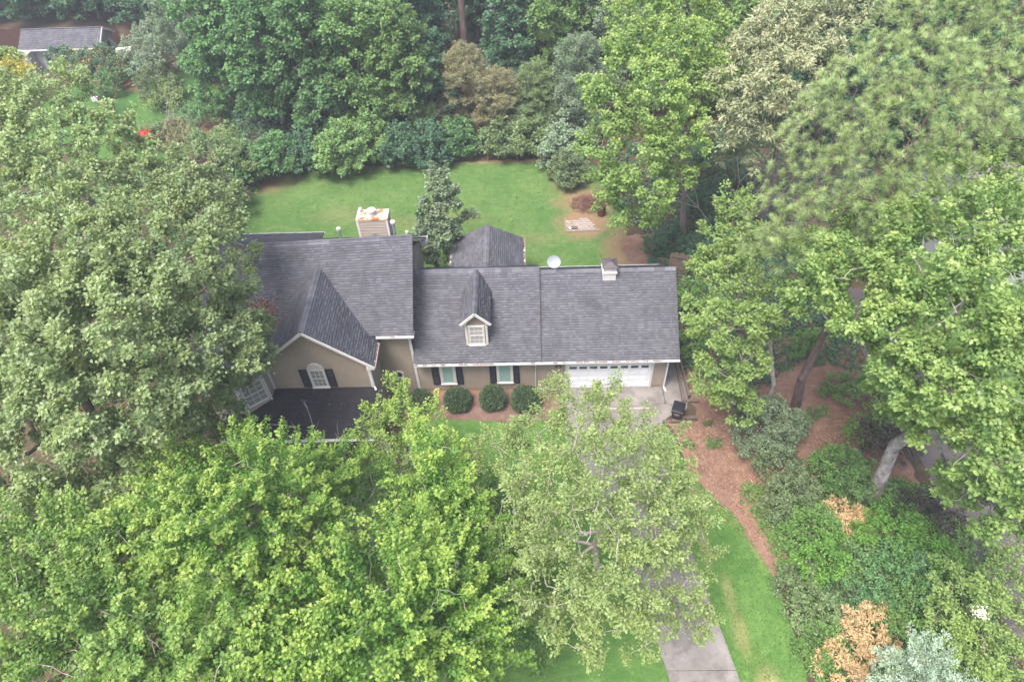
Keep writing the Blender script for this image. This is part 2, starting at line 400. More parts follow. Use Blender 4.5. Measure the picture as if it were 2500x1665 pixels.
def polyline(segs, p0, p1, r0, r1, rg, n=5, wob=.06, sag=0.):
    p0, p1 = np.array(p0, float), np.array(p1, float); L = np.linalg.norm(p1-p0); prev = p0
    for i in range(1, n+1):
        t = i/n; q = p0+(p1-p0)*t + (rg.normal(0, wob*L, 3)*math.sin(math.pi*t) if i < n else 0) + np.array([0, 0, sag*L*math.sin(math.pi*t)])
        segs.append([*prev, *q, r0+(r1-r0)*(t-1/n), r0+(r1-r0)*t]); prev = q

def wood_np(rg, base, lobes, tips, tipdirs, rtrunk, twig=.25, straight=False):
    """trunk, limbs to each lobe and twigs to the shoots"""
    base = np.array(base, float); lobes = np.asarray(lobes, float); tr, lb = [], []
    top = lobes[np.argmax(lobes[:, 2])][:3].copy(); cen = lobes[:, :3].mean(0)
    top = top*.5+np.array([cen[0], cen[1], top[2]])*.5
    if straight: top[:2] = base[:2] + (top[:2]-base[:2])*.12
    H = top[2]-base[2]
    ks = 7; nodes_ = [base]
    for i in range(1, ks+1):
        t = i/ks; q = base+(top-base)*t; q[:2] = base[:2] + (top[:2]-base[:2])*t**1.6
        nodes_.append(q + np.array([*rg.normal(0, .012*H, 2), 0]))
    nodes_ = np.array(nodes_)
    for i in range(ks):
        tr.append([*nodes_[i], *nodes_[i+1], rtrunk*(1-.85*i/ks), rtrunk*(1-.85*(i+1)/ks)])
    tr[0][6] = rtrunk*1.15
    # limbs: each lobe is fed from the nearest point already grown, so the limbs fork instead of radiating
    pts = [(nodes_[k], rtrunk*(1-.85*k/ks)*.62, 0) for k in range(2, ks+1)]
    dist = [min(np.linalg.norm(q-nodes_[k]) for k in range(2, ks+1)) for q in lobes[:, :3]]
    for i in np.argsort(dist):
        c = lobes[i, :3] + rg.normal(0, .12, 3)*lobes[i, 3]; best = min(pts, key=lambda q: np.linalg.norm(c-q[0])*(1+.06*q[2])+max(0, q[0][2]-c[2]+.2)*1.6)
        p0, r0, dep = best; r1 = max(.02, r0*.55); a0 = len(lb)
        polyline(lb, p0, c, r0, r1, rg, 5, .06, -.05)
        pts.append((np.array(lb[a0+2][3:6]), r0*.7, dep+1)); pts.append((c, r1, dep+1))
    if len(tips):
        dd = np.linalg.norm(tips[:, None]-lobes[None, :, :3], axis=2); own = dd.argmin(1); dc = dd[np.arange(len(tips)), own]
        sel = rg.rand(len(tips)) < twig
        for j in range(len(lobes)):
            I = np.where(sel & (own == j))[0]; I = I[np.argsort(dc[I])]
            for n_, i in enumerate(I):
                if n_ < 2: q = lobes[j, :3]; rr = .026
                else:
                    prev = tips[I[:n_]]; w = np.linalg.norm(prev-tips[i], axis=1); q = prev[w.argmin()]; rr = .016
                polyline(lb, q, tips[i]+tipdirs[i]*.10, rr, .008, rg, 3, .07)
    return np.array(tr), np.array(lb)

def make_tree(name, label, category, lobes, style, base, rtrunk=.25, seed=1, group=None, twig=.25, mat=None, wood=None, density=1., scale=1., zmin=.25):
    rg = np.random.RandomState(seed); base = tuple(base)
    rel = [(x-base[0], y-base[1], z-base[2], r) for x, y, z, r in lobes]
    t = thing(name, label, category, base, group)
    if style == 'pine':
        V, F, ti, tp, C, D = pine_np(rg, rel, density); m_, w_ = 'leaf_pine', 'bark_pine'
    else:
        st = dict(STY[style]); st['cover'] *= density; st['s'] *= scale
        V, F, ti, tp, C, D = crown_np(rg, rel, st, zmin, (0, 0)); m_, w_ = mat or st['mat'], wood or st['wood']
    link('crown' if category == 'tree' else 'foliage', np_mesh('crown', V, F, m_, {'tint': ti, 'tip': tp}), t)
    tr, lb = wood_np(rg, (0, 0, 0), rel, C, D, rtrunk, twig, straight=(style == 'pine'))
    v, f = tubes_np(tr, 10); link('trunk' if category == 'tree' else 'stem', np_mesh('trunk', v, f, wood or w_, smooth=True), t)
    if len(lb): v, f = tubes_np(lb, 4); link('branches', np_mesh('branches', v, f, wood or w_, smooth=True), t, kind='stuff')
    return t
def copy_tree(src, loc, rz, sc, label, group=None):
    c = src.copy(); COL.objects.link(c); c.location = loc; c.rotation_euler = (0, 0, rz); c.scale = sc; c['label'] = label
    if group: c['group'] = group
    for ch in src.children:
        d = ch.copy(); COL.objects.link(d); d.parent = c
    return c
def bare_branches(rg, base, n, h, spread, r0, depth=3):
    segs = []
    def rec(p, d, L, r, k):
        q = p + d*L*.5 + rg.normal(0, .04*L, 3); e = q + unit(d+rg.normal(0, .15, 3)+[0, 0, .12])*L*.5
        segs.append([*p, *q, r, r*.8]); segs.append([*q, *e, r*.8, r*.55])
        if k:
            for _ in range(rg.randint(2, 4)):
                s0 = q if rg.rand() < .4 else e
                rec(s0, unit(d+rg.normal(0, .42, 3)), L*rg.uniform(.55, .8), r*.55, k-1)
    for i in range(n):
        a = rg.uniform(0, 6.28); rec(np.array(base, float), unit(np.array([math.cos(a)*spread, math.sin(a)*spread, 1.])), h*rg.uniform(.35, .5), r0, depth)
    return np.array(segs)

leafmat('leaf_oak',   (.090, .145, .058), (.25, .35, .155), (.44, .53, .27), .45, .5)
leafmat('leaf_maple_soft', (.050, .130, .028), (.155, .295, .065), (.37, .47, .14), .5, .35, .42)
leafmat('leaf_maple', (.042, .12, .022), (.145, .295, .055), (.42, .51, .125), .5, .35, .42)
leafmat('leaf_lime',  (.075, .14, .03), (.22, .34, .085), (.38, .49, .13), .5, .35, .42)
leafmat('leaf_birch', (.10, .155, .05), (.24, .34, .12), (.38, .47, .20), .45, .45, .42)
leafmat('leaf_tulip', (.065, .145, .040), (.21, .35, .10), (.46, .56, .21), .45, .4, .42)
leafmat('leaf_gum',   (.06, .125, .035), (.19, .31, .09), (.42, .50, .19), .5, .35, .42)
leafmat('leaf_chest', (.12, .16, .09), (.28, .34, .19), (.54, .50, .33), .5, .45, .25)
leafmat('leaf_mid',   (.055, .115, .038), (.16, .28, .10), (.29, .41, .15))
leafmat('leaf_lightmid', (.09, .155, .045), (.23, .36, .11), (.40, .50, .17))
leafmat('leaf_pear',  (.040, .070, .034), (.13, .19, .105), (.27, .35, .21), .4, .5, .2)
leafmat('leaf_shrub', (.040, .10, .026), (.14, .27, .075), (.26, .42, .12))
leafmat('leaf_bright', (.045, .13, .024), (.14, .32, .055), (.28, .46, .10), .5, .35, .35)
leafmat('leaf_azalea', (.055, .09, .042), (.15, .215, .105), (.27, .33, .18))
leafmat('leaf_box',   (.020, .044, .020), (.065, .115, .052), (.12, .17, .08), .45, .35, .1)
leafmat('leaf_vine',  (.030, .085, .034), (.11, .24, .09), (.21, .37, .14), .5, .4, .3)
leafmat('leaf_vinelight', (.05, .115, .036), (.16, .29, .10), (.29, .42, .16), .5, .4, .3)
leafmat('leaf_deep',  (.020, .060, .034), (.07, .155, .085), (.12, .24, .13), .5, .4, .25)
leafmat('leaf_olive', (.07, .115, .045), (.17, .26, .11), (.27, .36, .16), .5, .4, .3)
leafmat('leaf_brownish', (.11, .12, .06), (.25, .26, .15), (.36, .35, .21), .6, .3, .25)
leafmat('leaf_silver', (.075, .125, .075), (.19, .28, .18), (.33, .42, .30), .45, .5, .25)
leafmat('leaf_pine',  (.085, .135, .052), (.23, .32, .125), (.42, .54, .24), .45, .5, .2)
leafmat('leaf_dark',  (.026, .026, .021), (.062, .062, .048), (.11, .085, .06), .45, .4, .1)
leafmat('leaf_plum',  (.08, .05, .045), (.17, .12, .10), (.25, .19, .15), .5, .3, .2)
leafmat('leaf_tan',   (.26, .18, .09), (.50, .38, .21), (.64, .53, .32), .7, .2, .2)
leafmat('leaf_cedar', (.10, .17, .11), (.25, .35, .25), (.42, .52, .40), .5, .4, .15)
leafmat('leaf_yellow', (.25, .25, .05), (.45, .42, .10), (.6, .55, .15))
leafmat('petal_red',  (.50, .03, .05), (.80, .07, .10)); leafmat('petal_white', (.6, .6, .6), (.85, .85, .83))
leafmat('grass_blade', (.045, .115, .022), (.11, .24, .05)); leafmat('litter_leaf', (.13, .07, .048), (.33, .22, .15))
leafmat('pine_straw', (.16, .09, .06), (.46, .33, .24))
leafmat('grass_worn', (.16, .19, .05), (.36, .38, .13))

LAWN_BACK = [
 (-26.5, 13),
 (-25.5, 19),
 (-24.3, 22.8),
 (-20.5, 23.6),
 (-15.8, 24.0),
 (-11.5, 24.1),
 (-6, 24.4),
 (0.5, 24.5),
 (3.5, 23.5),
 (5.5, 19),
 (5.2, 15),
 (5.6, 12.5),
 (5.0, 10.2),
 (4.5, 7),
 (-7, 7),
 (-8, 7.4),
 (-22, 7.4),
 (-26, 9),
]
LAWN_FRONT = [
 (-12, -7),
 (-11, -4.5),
 (-8.9, -1.9),
 (-6.2, -2.1),
 (-3.2, -2.35),
 (-1.6, -2.3),
 (-0.5, -2.6),
 (2.0, -8),
 (3.2, -12),
 (4.2, -18),
 (4.2, -30),
 (-8, -30),
 (-12, -12),
]
LAWN_STRIP = [
 (5.35, -2.75),
 (5.75, -3.1),
 (5.95, -4.3),
 (6.3, -5.9),
 (7.1, -7.2),
 (8.2, -8.5),
 (8.9, -10.5),
 (9.35, -12),
 (9.6, -14.6),
 (9.75, -20),
 (6.9, -20),
 (6.5, -16),
 (5.8, -12),
 (5.2, -8),
 (4.9, -4.6),
]
LAWN_SIDE = [
 (-50, 30),
 (-48, 40),
 (-43, 43.5),
 (-38, 42.5),
 (-34, 40.5),
 (-29, 35),
 (-27, 29),
 (-30, 26),
 (-38, 25),
]
MULCH = [
 (5.4, -2.45),
 (7.2, -2.2),
 (7.3, 1.8),
 (6.4, 2.2),
 (6.3, 8),
 (5.0, 10.5),
 (4.6, 14),
 (8, 14.5),
 (10, 9),
 (13, 4),
 (17.8, 3),
 (18.1, -4),
 (18.3, -12),
 (12.5, -13),
 (9.2, -12),
 (8.6, -10.2),
 (7.6, -8.4),
 (6.2, -6.9),
 (6.1, -4.4),
 (5.8, -3),
]
BED = [
 (-10.8, 0.05),
 (-10.8, -1.9),
 (-8.9, -2.0),
 (-6.2, -2.2),
 (-3.2, -2.42),
 (-1.7, -2.4),
 (-0.45, -2.2),
 (-0.45, 0.05),
]
ROAD = [
 (18.2, 8),
 (18.5, -2),
 (19.0, -7),
 (19.1, -11.5),
 (19.3, -18),
 (22.6, -18),
 (22.4, -9),
 (22.0, 0),
 (21.8, 8),
]
SLABS = [
 [(-0.339, -1.494), (2.439, -1.544), (2.439, -0.036), (-0.339, -0.036)],
 [(2.461, -1.545), (5.689, -1.296), (5.689, -0.035), (2.461, -0.035)],
 [(5.729, -1.292), (6.896, -1.739), (7.138, -0.6), (7.045, 0.589), (5.729, -0.007)],
 [(5.765, 0.011), (7.042, 0.609), (6.944, 2.29), (5.766, 2.29)],
 [(-0.339, -3.094), (2.39, -3.194), (2.44, -1.556), (-0.34, -1.506)],
 [(2.411, -3.196), (5.149, -3.288), (5.372, -2.591), (5.838, -2.2), (6.438, -1.952), (6.888, -1.753), (5.693, -1.31), (2.462, -1.553)],
 [(-0.338, -3.103), (0.211, -4.646), (5.039, -4.646), (5.138, -3.302), (2.402, -3.212)],
 [(0.211, -4.654), (0.712, -5.997), (5.139, -6.495), (5.039, -4.654)],
 [(0.71, -6.006), (1.61, -8.593), (5.339, -8.594), (5.139, -6.505)],
 [(1.611, -8.605), (2.359, -10.793), (5.69, -10.794), (5.34, -8.607)],
 [(2.36, -10.806), (2.959, -12.992), (6.09, -12.994), (5.691, -10.807)],
 [(2.959, -13.008), (3.558, -15.991), (6.611, -15.992), (6.092, -13.009)],
 [(3.558, -16.009), (4.206, -19.99), (7.292, -19.991), (6.614, -16.01)],
]
DRV_R = [
 (5.05, -4.65),
 (5.15, -6.5),
 (5.35, -8.6),
 (5.7, -10.8),
 (6.1, -13),
 (6.62, -16),
 (7.3, -20),
]
DRV_L = [
 (-0.35, -3.1),
 (0.7, -6),
 (1.6, -8.6),
 (2.35, -10.8),
 (2.95, -13),
 (3.55, -16),
 (4.2, -20),
]
# ------------------------------------------------------------------ ground
ground_mat('ground_litter', (.065, .05, .033), (.115, .08, .052), (.05, .055, .03), .35, 7., bstr=.8)
ground_mat('ground_mulch', (.18, .108, .078), (.27, .168, .124), (.125, .076, .056), .9, 12., chips=((.45, .30, .21), 6., .10),
           patches=[(12, -4.6, 2.2, 1.6, .0)], pc=((.2, .1, .07), (.3, .16, .1)))
ground_mat('soil_bed', (.15, .098, .076), (.22, .145, .115), (.10, .068, .054), .8, 10.,
           patches=[(-8.3, -.4, 1.0, .5, .8), (-6.8, -.1, 2.0, .3, .6)], pc=((.27, .14, .09), (.33, .18, .12)))
ground_mat('lawn_back', (.062, .132, .032), (.108, .175, .052), (.055, .105, .034), .33, 7.5, bstr=.7,
           patches=[(2.6, 18.4, 2.4, 2.0, .85), (2.2, 15.8, 2.0, 1.9, .95), (4.6, 12.4, 1.3, 3.0, .8), (4.2, 9.2, 1.0, 2.2, .9), (-23.5, 22.3, 2.4, 1.6, .8), (-18.0, 24.0, 3., .7, .8), (-2.5, 24.5, 7, .5, .85), (-13, 24.2, 2.5, .5, .7),
                    (1.6, 21.0, 1.6, 2.0, .5), (-10., 16.5, 5.0, .9, .22), (-16, 17.5, 3, 1.2, .18), (-2., 14.0, 2.6, .8, .2)], pc=((.20, .125, .075), (.26, .165, .105)))
ground_mat('lawn_front', (.066, .150, .034), (.118, .212, .054), (.062, .12, .032), .6, 8., bstr=.5,
           patches=[(7.15, -14.4, .38, 1.1, .6), (7.9, -16.9, .6, 1.1, .85), (7.0, -12.6, .3, .9, .5), (6.3, -10.3, .3, 1.2, .5), (6.2, -7.4, .7, .6, .5), (8.9, -9.9, .3, 1.2, .4)], pc=((.24, .27, .09), (.30, .24, .14)))
ground_mat('lawn_side', (.045, .115, .03), (.07, .155, .035), (.06, .10, .035), .3, 5., bstr=.3,
           patches=[(-30.8, 31.8, 1.4, 2.0, .9), (-40.5, 38.8, 1.2, .8, .7)], pc=((.26, .125, .08), (.18, .13, .08)))
def concrete(name, a, b_, st):
    m, t, b = nodes(name)
    n = noise(t, .7, 5, .65); c = mixc(t, ramp(t, n, .35, .68), a, b_)
    n2 = noise(t, 1.1, 8, .72); c = mixc(t, ramp(t, n2, .50, .74), c, st)
    n3 = noise(t, 40, 2); c = mixc(t, ramp(t, n3, .2, .8), mixc(t, .12, c, (0, 0, 0)), c)
    t.links.new(c, b.inputs['Base Color']); b.inputs['Roughness'].default_value = .8; bump(t, b, n3, .2, .01)
concrete('concrete', (.150, .136, .124), (.262, .242, .225), (.085, .074, .065))
concrete('concrete_pale', (.33, .29, .27), (.38, .34, .32), (.26, .22, .20))
concrete('asphalt_road', (.085, .072, .070), (.108, .092, .090), (.075, .062, .06))

def grid_sheet(name, x0, x1, y0, y1, nx, ny, zf, mat, **props):
    X, Y = np.meshgrid(np.linspace(x0, x1, nx), np.linspace(y0, y1, ny)); Z = zf(X, Y)
    V = np.stack([X, Y, Z], -1).reshape(-1, 3); i = np.arange(nx*ny).reshape(ny, nx)
    F = np.stack([i[:-1, :-1], i[:-1, 1:], i[1:, 1:], i[1:, :-1]], -1).reshape(-1, 4)
    return link(name, np_mesh(name, V, F, mat, smooth=True), None, **props)
def relief(X, Y):
    d = np.maximum(0, np.maximum(np.abs(X+4)-50, np.maximum(Y-50, -Y-24)))
    return -.006 + .0*X + np.minimum(d*.02, 1.5)*np.sin(X*.07+Y*.05)
# thin summer haze: one even box of air round everything
hm = bpy.data.materials.new('haze_air'); hm.use_nodes = True; ht = hm.node_tree; ht.nodes.clear()
hv = ht.nodes.new('ShaderNodeVolumePrincipled'); hv.inputs['Color'].default_value = (.86, .91, 1, 1); hv.inputs['Density'].default_value = .0008
ho = ht.nodes.new('ShaderNodeOutputMaterial'); ht.links.new(hv.outputs[0], ho.inputs['Volume'])
MATS['haze_air'] = hm; S.cycles.volume_bounces = 0; S.cycles.volume_step_rate = 5
grid_sheet('ground', -260, 260, -120, 320, 90, 80, relief, 'ground_litter', kind='structure')
sheet('lawn', LAWN_BACK, .004, 'lawn_back', .12, .5, 3, kind='structure')
sheet('lawn', LAWN_FRONT, .004, 'lawn_front', .06, .4, 4, kind='structure')
sheet('lawn', LAWN_SIDE, .004, 'lawn_side', .25, .8, 5, kind='structure')
sheet('mulch_bed', MULCH, .008, 'ground_mulch', .10, .4, 6, kind='structure')
sheet('planting_bed', BED, .008, 'soil_bed', .05, .3, 7, kind='structure')
sheet('lawn', LAWN_STRIP, .012, 'lawn_front', .05, .3, 8, kind='structure')
sheet('lawn', [(22.9, -30), (22.9, -9), (22.4, 8), (26, 20), (60, 24), (90, 0), (90, -40)], .004, 'lawn_back', .15, .8, 9, kind='structure')
sheet('road', ROAD, .010, 'asphalt_road', 0, kind='structure')

# driveway: cast slabs with open joints
drv = thing('driveway', '', ''); del drv['label']; del drv['category']; drv['kind'] = 'structure'
def slab(pts, mat='concrete', top=.05, name='slab'):
    m = M(); n = len(pts); cx = sum(p[0] for p in pts)/n; cy = sum(p[1] for p in pts)/n
    b = len(m.v); m.v += [(x, y, 0.) for x, y in pts] + [(x, y, top) for x, y in pts]
    m.f.append(tuple(b+n+i for i in range(n))); m.a.append(.5)
    for i in range(n):
        j = (i+1) % n; m.f.append((b+i, b+j, b+n+j, b+n+i)); m.a.append(.5)
    return m.build(name, mat, drv, bevel=.012)
for pts in SLABS: slab(pts)
slab([(1.6, -1.52), (4.75, -1.55), (4.75, -1.68), (1.6, -1.66)], 'concrete_pale', .056, 'drain_strip')

# ------------------------------------------------------------------ house
HOUSE = thing('house', 'tan sided house with grey shingle roofs, dormer and two car garage', 'house', (-5, 0, 0))
# parents below the house keep identity transforms in world space, so only the house offset has to be undone
def hpart(m, name, mat, parent=None, bevel=0, **props):
    o = m.build(name, mat, None, bevel, **props)
    o.parent = parent or HOUSE
    if parent is None: o.location = (5, 0, 0)
    return o

rs = random.Random(7)
SL_W = .786                                   # wing slope
def gable_prism(m, x0, x1, y0, y1, z0, zr):
    ym = (y0+y1)/2
    b = len(m.v); m.v += [(x0, y0, z0), (x0, y1, z0), (x0, ym, zr), (x1, y0, z0), (x1, y1, z0), (x1, ym, zr)]
    for f in ((0, 2, 1), (3, 4, 5), (0, 3, 5, 2), (1, 2, 5, 4), (0, 1, 4, 3)): m.f.append(tuple(b+i for i in f)); m.a.append(.5)

# wing (bedroom part and garage)
m = M(); m.box(-8.78, 0, -.4, 5.7, 7.1, 2.98); gable_prism(m, -8.78, 5.7, 0, 7.1, 2.98, 5.72)
wing = hpart(m, 'wing_wall', 'siding')
m = M(); m.box(-19.3, .0, -.4, -8.81, 7.6, 5.32); gable_prism(m, -19.3, -8.81, 0, 7.6, 5.30, 7.85)
block = hpart(m, 'block_wall', 'siding')
m = M(); m.box(-16.3, -2.0, -.4, -10.74, .1, 5.05)
b = len(m.v); m.v += [(-16.3, -2, 5.05), (-10.74, -2, 5.05), (-13.58, -2, 7.52), (-16.3, 2, 5.05), (-10.74, 2, 5.05), (-13.58, 2, 7.52)]
for f in ((0, 1, 2), (5, 4, 3), (1, 4, 5, 2), (0, 2, 5, 3)): m.f.append(tuple(b+i for i in f)); m.a.append(.5)
front = hpart(m, 'gable_wall', 'siding')
m = M(); m.box(-6.85, 7.12, -.3, -2.65, 10.3, 2.95)
b = len(m.v); m.v += [(-6.85, 10.3, 2.95), (-2.65, 10.3, 2.95), (-4.75, 10.3, 3.95)]; m.f.append((b, b+1, b+2)); m.a.append(.5)
rear = hpart(m, 'rear_wing_wall', 'siding')
m = M(); m.box(-21.8, 7.62, -.3, -16.3, 11.5, 2.7); hpart(m, 'sunroom_wall', 'siding')

def boards_front(parent, x0, x1, y, z0, z1, exp=.14, cut=None, top=None, stain=0, face='y', mat='siding'):
    """lapped boards on a wall; each board its own object. cut: (x0,x1,z0,z1) opening; top: function z -> (x0,x1)"""
    z = z0; k = 0
    while z < z1-.02:
        zz = min(z+exp, z1); spans = [(x0, x1)]
        if top: spans = [top(z+.02)]
        if cut and zz > cut[2] and z < cut[3]: spans = [(x0, cut[0]), (cut[1], x1)]
        for a, b in spans:
            if b-a < .05: continue
            js = [a]
            if b-a > 4.2:
                c = a + (1.8 + (k*1.37) % 2.6)
                while c < b-.8: js.append(c); c += 3.66
            js.append(b)
            for p, q in zip(js[:-1], js[1:]):
                g = .002; m = M()
                if face == 'y': m.hexa([(p+g, y-.036, z), (q-g, y-.036, z), (q-g, y+.004, z), (p+g, y+.004, z), (p+g, y-.008, zz+.012), (q-g, y-.008, zz+.012), (q-g, y+.004, zz+.012), (p+g, y+.004, zz+.012)])
                else: m.hexa([(y+.036, p+g, z), (y+.036, q-g, z), (y-.004, q-g, z), (y-.004, p+g, z), (y+.008, p+g, zz+.012), (y+.008, q-g, zz+.012), (y-.004, q-g, zz+.012), (y-.004, p+g, zz+.012)])
                o = m.build('siding_board', 'siding_stained' if z < stain else mat, None); o.parent = parent
        z += exp; k += 1
boards_front(wing, -8.68, 5.62, 0, -.02, 2.95, cut=(-.13, 5.02, -.1, 2.26), stain=.22)
boards_front(block, -10.74, -8.88, 0, .0, 5.3)
boards_front(front, -1.97, -.03, -10.74, .0, 5.05, face='x')
boards_front(front, -16.2, -10.82, -2.0, 3.02, 5.6, top=lambda z: (-16.2, -10.84) if z < 5.0 else (-13.58-(7.5-z)*1.14, -13.58+(7.5-z)*1.14))
boards_front(block, 4.6, 7.58, -8.81, 5.0, 5.6, face='x')

# scalloped shingles high in the front gable: rows of rounded tabs
m = M(); z = 5.62; k = 0
while z < 7.35:
    hw = (7.45-z)*1.14; x = -13.58-hw+(.085 if k % 2 else 0)
    while x < -13.58+hw-.12:
        m.v += [(x+.005, -2.03, z+.05), (x+.045, -2.035, z), (x+.125, -2.035, z), (x+.165, -2.03, z+.05), (x+.165, -2.006, z+.16), (x+.005, -2.006, z+.16)]
        b = len(m.v)-6; m.f.append(tuple(range(b, b+6))); m.a.append(rs.random()); x += .17
    z += .125; k += 1
o = m.build('scalloped_shingle', 'siding', None, kind='stuff'); o.parent = front

# ---- roofs
def course(rg, L, exp=.145, lead=0.):
    """one course of laminated shingles in strip space (x along, y up the slope, z off the roof)"""
    V, F, T, E = [], [], [], []
    def q(x0, x1, y0, z0, y1, z1, t, zf):
        b = len(V); V.extend([(x0, y0, z0), (x1, y0, z0), (x1, y1, z1), (x0, y1, z1), (x0, y0, zf), (x1, y0, zf)])
        F.append((b, b+1, b+2, b+3)); F.append((b+4, b+5, b+1, b)); T.extend([t, t*.5]); E.extend([0, 1])  # front face coloured dark: printed band, deepened to paint in the course shadow line
    x = 0.; t0 = .34+.10*rg.rand()
    q(0, L, 0, .020, exp+.01, .003, t0, -.004)
    while x < L-.02:
        w = rg.uniform(.07, .30); up = rg.rand() < .52
        if up:
            a, b = x, min(L, x+w); q(a, b, -.008, .030, exp*.98, .012, np.clip(t0+rg.uniform(.0, .42), 0, 1), .002)
        elif rg.rand() < .6:
            a, b = x, min(L, x+w); bb = len(V); z_ = .0208
            V.extend([(a, .002, z_), (b, .002, z_), (b, exp*.34, z_-.003), (a, exp*.34, z_-.003)]); F.append((bb, bb+1, bb+2, bb+3)); T.append(0.); E.append(.5)
        x += w
    return V, F, T, E
def strip_mesh(rg, L):
    V, F, T, E = course(rg, L)
    return np_mesh('shingle', np.array(V), np.array(F), 'shingle_grey', {'tint': np.array(T), 'edge': np.array(E)})
def frame_of(O, U, Vd):
    U = Vector(U).normalized(); Vd = Vector(Vd).normalized(); n = U.cross(Vd).normalized()
    return Matrix(((U.x, Vd.x, n.x, O[0]), (U.y, Vd.y, n.y, O[1]), (U.z, Vd.z, n.z, O[2]), (0, 0, 0, 1)))
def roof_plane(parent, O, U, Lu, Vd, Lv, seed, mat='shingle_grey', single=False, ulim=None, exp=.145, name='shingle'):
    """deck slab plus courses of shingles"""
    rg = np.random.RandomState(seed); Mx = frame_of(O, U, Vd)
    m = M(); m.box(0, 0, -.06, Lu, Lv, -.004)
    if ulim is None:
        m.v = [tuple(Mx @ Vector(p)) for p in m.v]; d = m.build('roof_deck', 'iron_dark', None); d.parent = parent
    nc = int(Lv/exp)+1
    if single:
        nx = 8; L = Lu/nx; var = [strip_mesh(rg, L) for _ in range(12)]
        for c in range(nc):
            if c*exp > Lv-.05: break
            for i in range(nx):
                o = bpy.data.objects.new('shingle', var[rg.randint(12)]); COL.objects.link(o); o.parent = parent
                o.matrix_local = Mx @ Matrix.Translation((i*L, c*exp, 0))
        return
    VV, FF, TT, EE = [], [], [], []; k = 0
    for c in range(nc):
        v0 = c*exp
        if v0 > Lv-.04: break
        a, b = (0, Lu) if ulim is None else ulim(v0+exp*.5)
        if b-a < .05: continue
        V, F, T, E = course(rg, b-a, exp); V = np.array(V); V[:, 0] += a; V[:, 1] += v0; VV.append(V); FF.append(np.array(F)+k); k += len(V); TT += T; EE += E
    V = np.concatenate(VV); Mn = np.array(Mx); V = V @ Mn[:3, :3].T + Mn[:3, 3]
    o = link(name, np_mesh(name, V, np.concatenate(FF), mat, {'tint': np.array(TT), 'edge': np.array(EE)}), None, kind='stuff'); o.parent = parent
cap_me = None
def ridge_caps(parent, p0, p1, w=.15, drop=.78, seed=1):
    global cap_me
    p0, p1 = Vector(p0), Vector(p1); L = (p1-p0).length; d = (p1-p0).normalized(); n = int(L/.30); rg = random.Random(seed)
    a = d.cross(Vector((0, 0, 1))).normalized()
    for i in range(n):
        q = p0+d*(L*i/n); l = L/n+.02; t = rg.random(); m = M(); z1, z2 = .030+.004*(i % 2), .020
        pts = [q + a*w + Vector((0, 0, z2-w*drop)), q + Vector((0, 0, z1+.01)), q - a*w + Vector((0, 0, z2-w*drop))]
        pt2 = [p + d*l - Vector((0, 0, .008)) for p in pts]
        m.quad(pts[0], pt2[0], pt2[1], pts[1], t=t); m.quad(pts[1], pt2[1], pt2[2], pts[2], t=t)
        o = m.build('ridge_cap', 'shingle_grey', None); o.parent = parent

def roof_part(name='roof'):
    o = bpy.data.objects.new(name, None); COL.objects.link(o); o.parent = HOUSE; o.location = (5, 0, 0); return o
r_g = roof_part('garage_roof')
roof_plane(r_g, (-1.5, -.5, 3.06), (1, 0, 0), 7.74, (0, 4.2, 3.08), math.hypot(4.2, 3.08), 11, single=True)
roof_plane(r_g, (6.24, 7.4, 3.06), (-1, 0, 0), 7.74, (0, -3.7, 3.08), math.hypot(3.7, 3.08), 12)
ridge_caps(r_g, (6.24, 3.7, 6.14), (-1.5, 3.7, 6.14), .17, .6, 2)
r_w = roof_part('wing_roof')
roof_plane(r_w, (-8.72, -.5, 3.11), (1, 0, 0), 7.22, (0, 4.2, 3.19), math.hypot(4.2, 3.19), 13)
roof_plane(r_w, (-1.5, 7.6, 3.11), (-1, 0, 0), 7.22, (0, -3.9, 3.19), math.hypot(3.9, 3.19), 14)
ridge_caps(r_w, (-1.52, 3.7, 6.30), (-8.7, 3.7, 6.30), .17, .6, 3)
r_m = roof_part('main_roof')
cm = math.hypot(4.25, 3.36)
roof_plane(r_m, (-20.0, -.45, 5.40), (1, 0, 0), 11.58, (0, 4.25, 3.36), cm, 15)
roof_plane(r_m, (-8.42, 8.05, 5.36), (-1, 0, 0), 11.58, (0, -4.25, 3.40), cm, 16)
ridge_caps(r_m, (-8.42, 3.8, 8.77), (-20., 3.8, 8.77), .18, .6, 4)
# the old main ridge sags and drops towards its left end
bpy.context.view_layer.update()
for ch in r_m.children:
    for v in ch.data.vertices:
        w_ = min(1., max(0., (v.co.z-5.2)/3.4))*max(0., -8.42-v.co.x); v.co.z -= .030*w_ + (.11 if ch.name.startswith('roof_deck') else 0); v.co.y -= .014*w_
r_c = roof_part('gable_roof')
hw = 3.16; rise = 2.70; cc = math.hypot(hw, rise)
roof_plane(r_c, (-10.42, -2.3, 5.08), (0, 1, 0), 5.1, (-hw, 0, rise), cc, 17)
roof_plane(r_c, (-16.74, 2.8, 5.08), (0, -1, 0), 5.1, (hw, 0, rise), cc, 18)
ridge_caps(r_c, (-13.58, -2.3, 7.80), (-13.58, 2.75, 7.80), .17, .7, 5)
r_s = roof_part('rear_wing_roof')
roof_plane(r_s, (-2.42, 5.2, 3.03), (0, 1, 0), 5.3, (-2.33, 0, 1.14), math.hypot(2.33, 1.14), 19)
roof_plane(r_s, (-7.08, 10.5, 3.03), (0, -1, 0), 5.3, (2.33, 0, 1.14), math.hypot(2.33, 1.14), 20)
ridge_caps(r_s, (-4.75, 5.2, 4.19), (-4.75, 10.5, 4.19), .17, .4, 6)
r_p = roof_part('porch_roof')
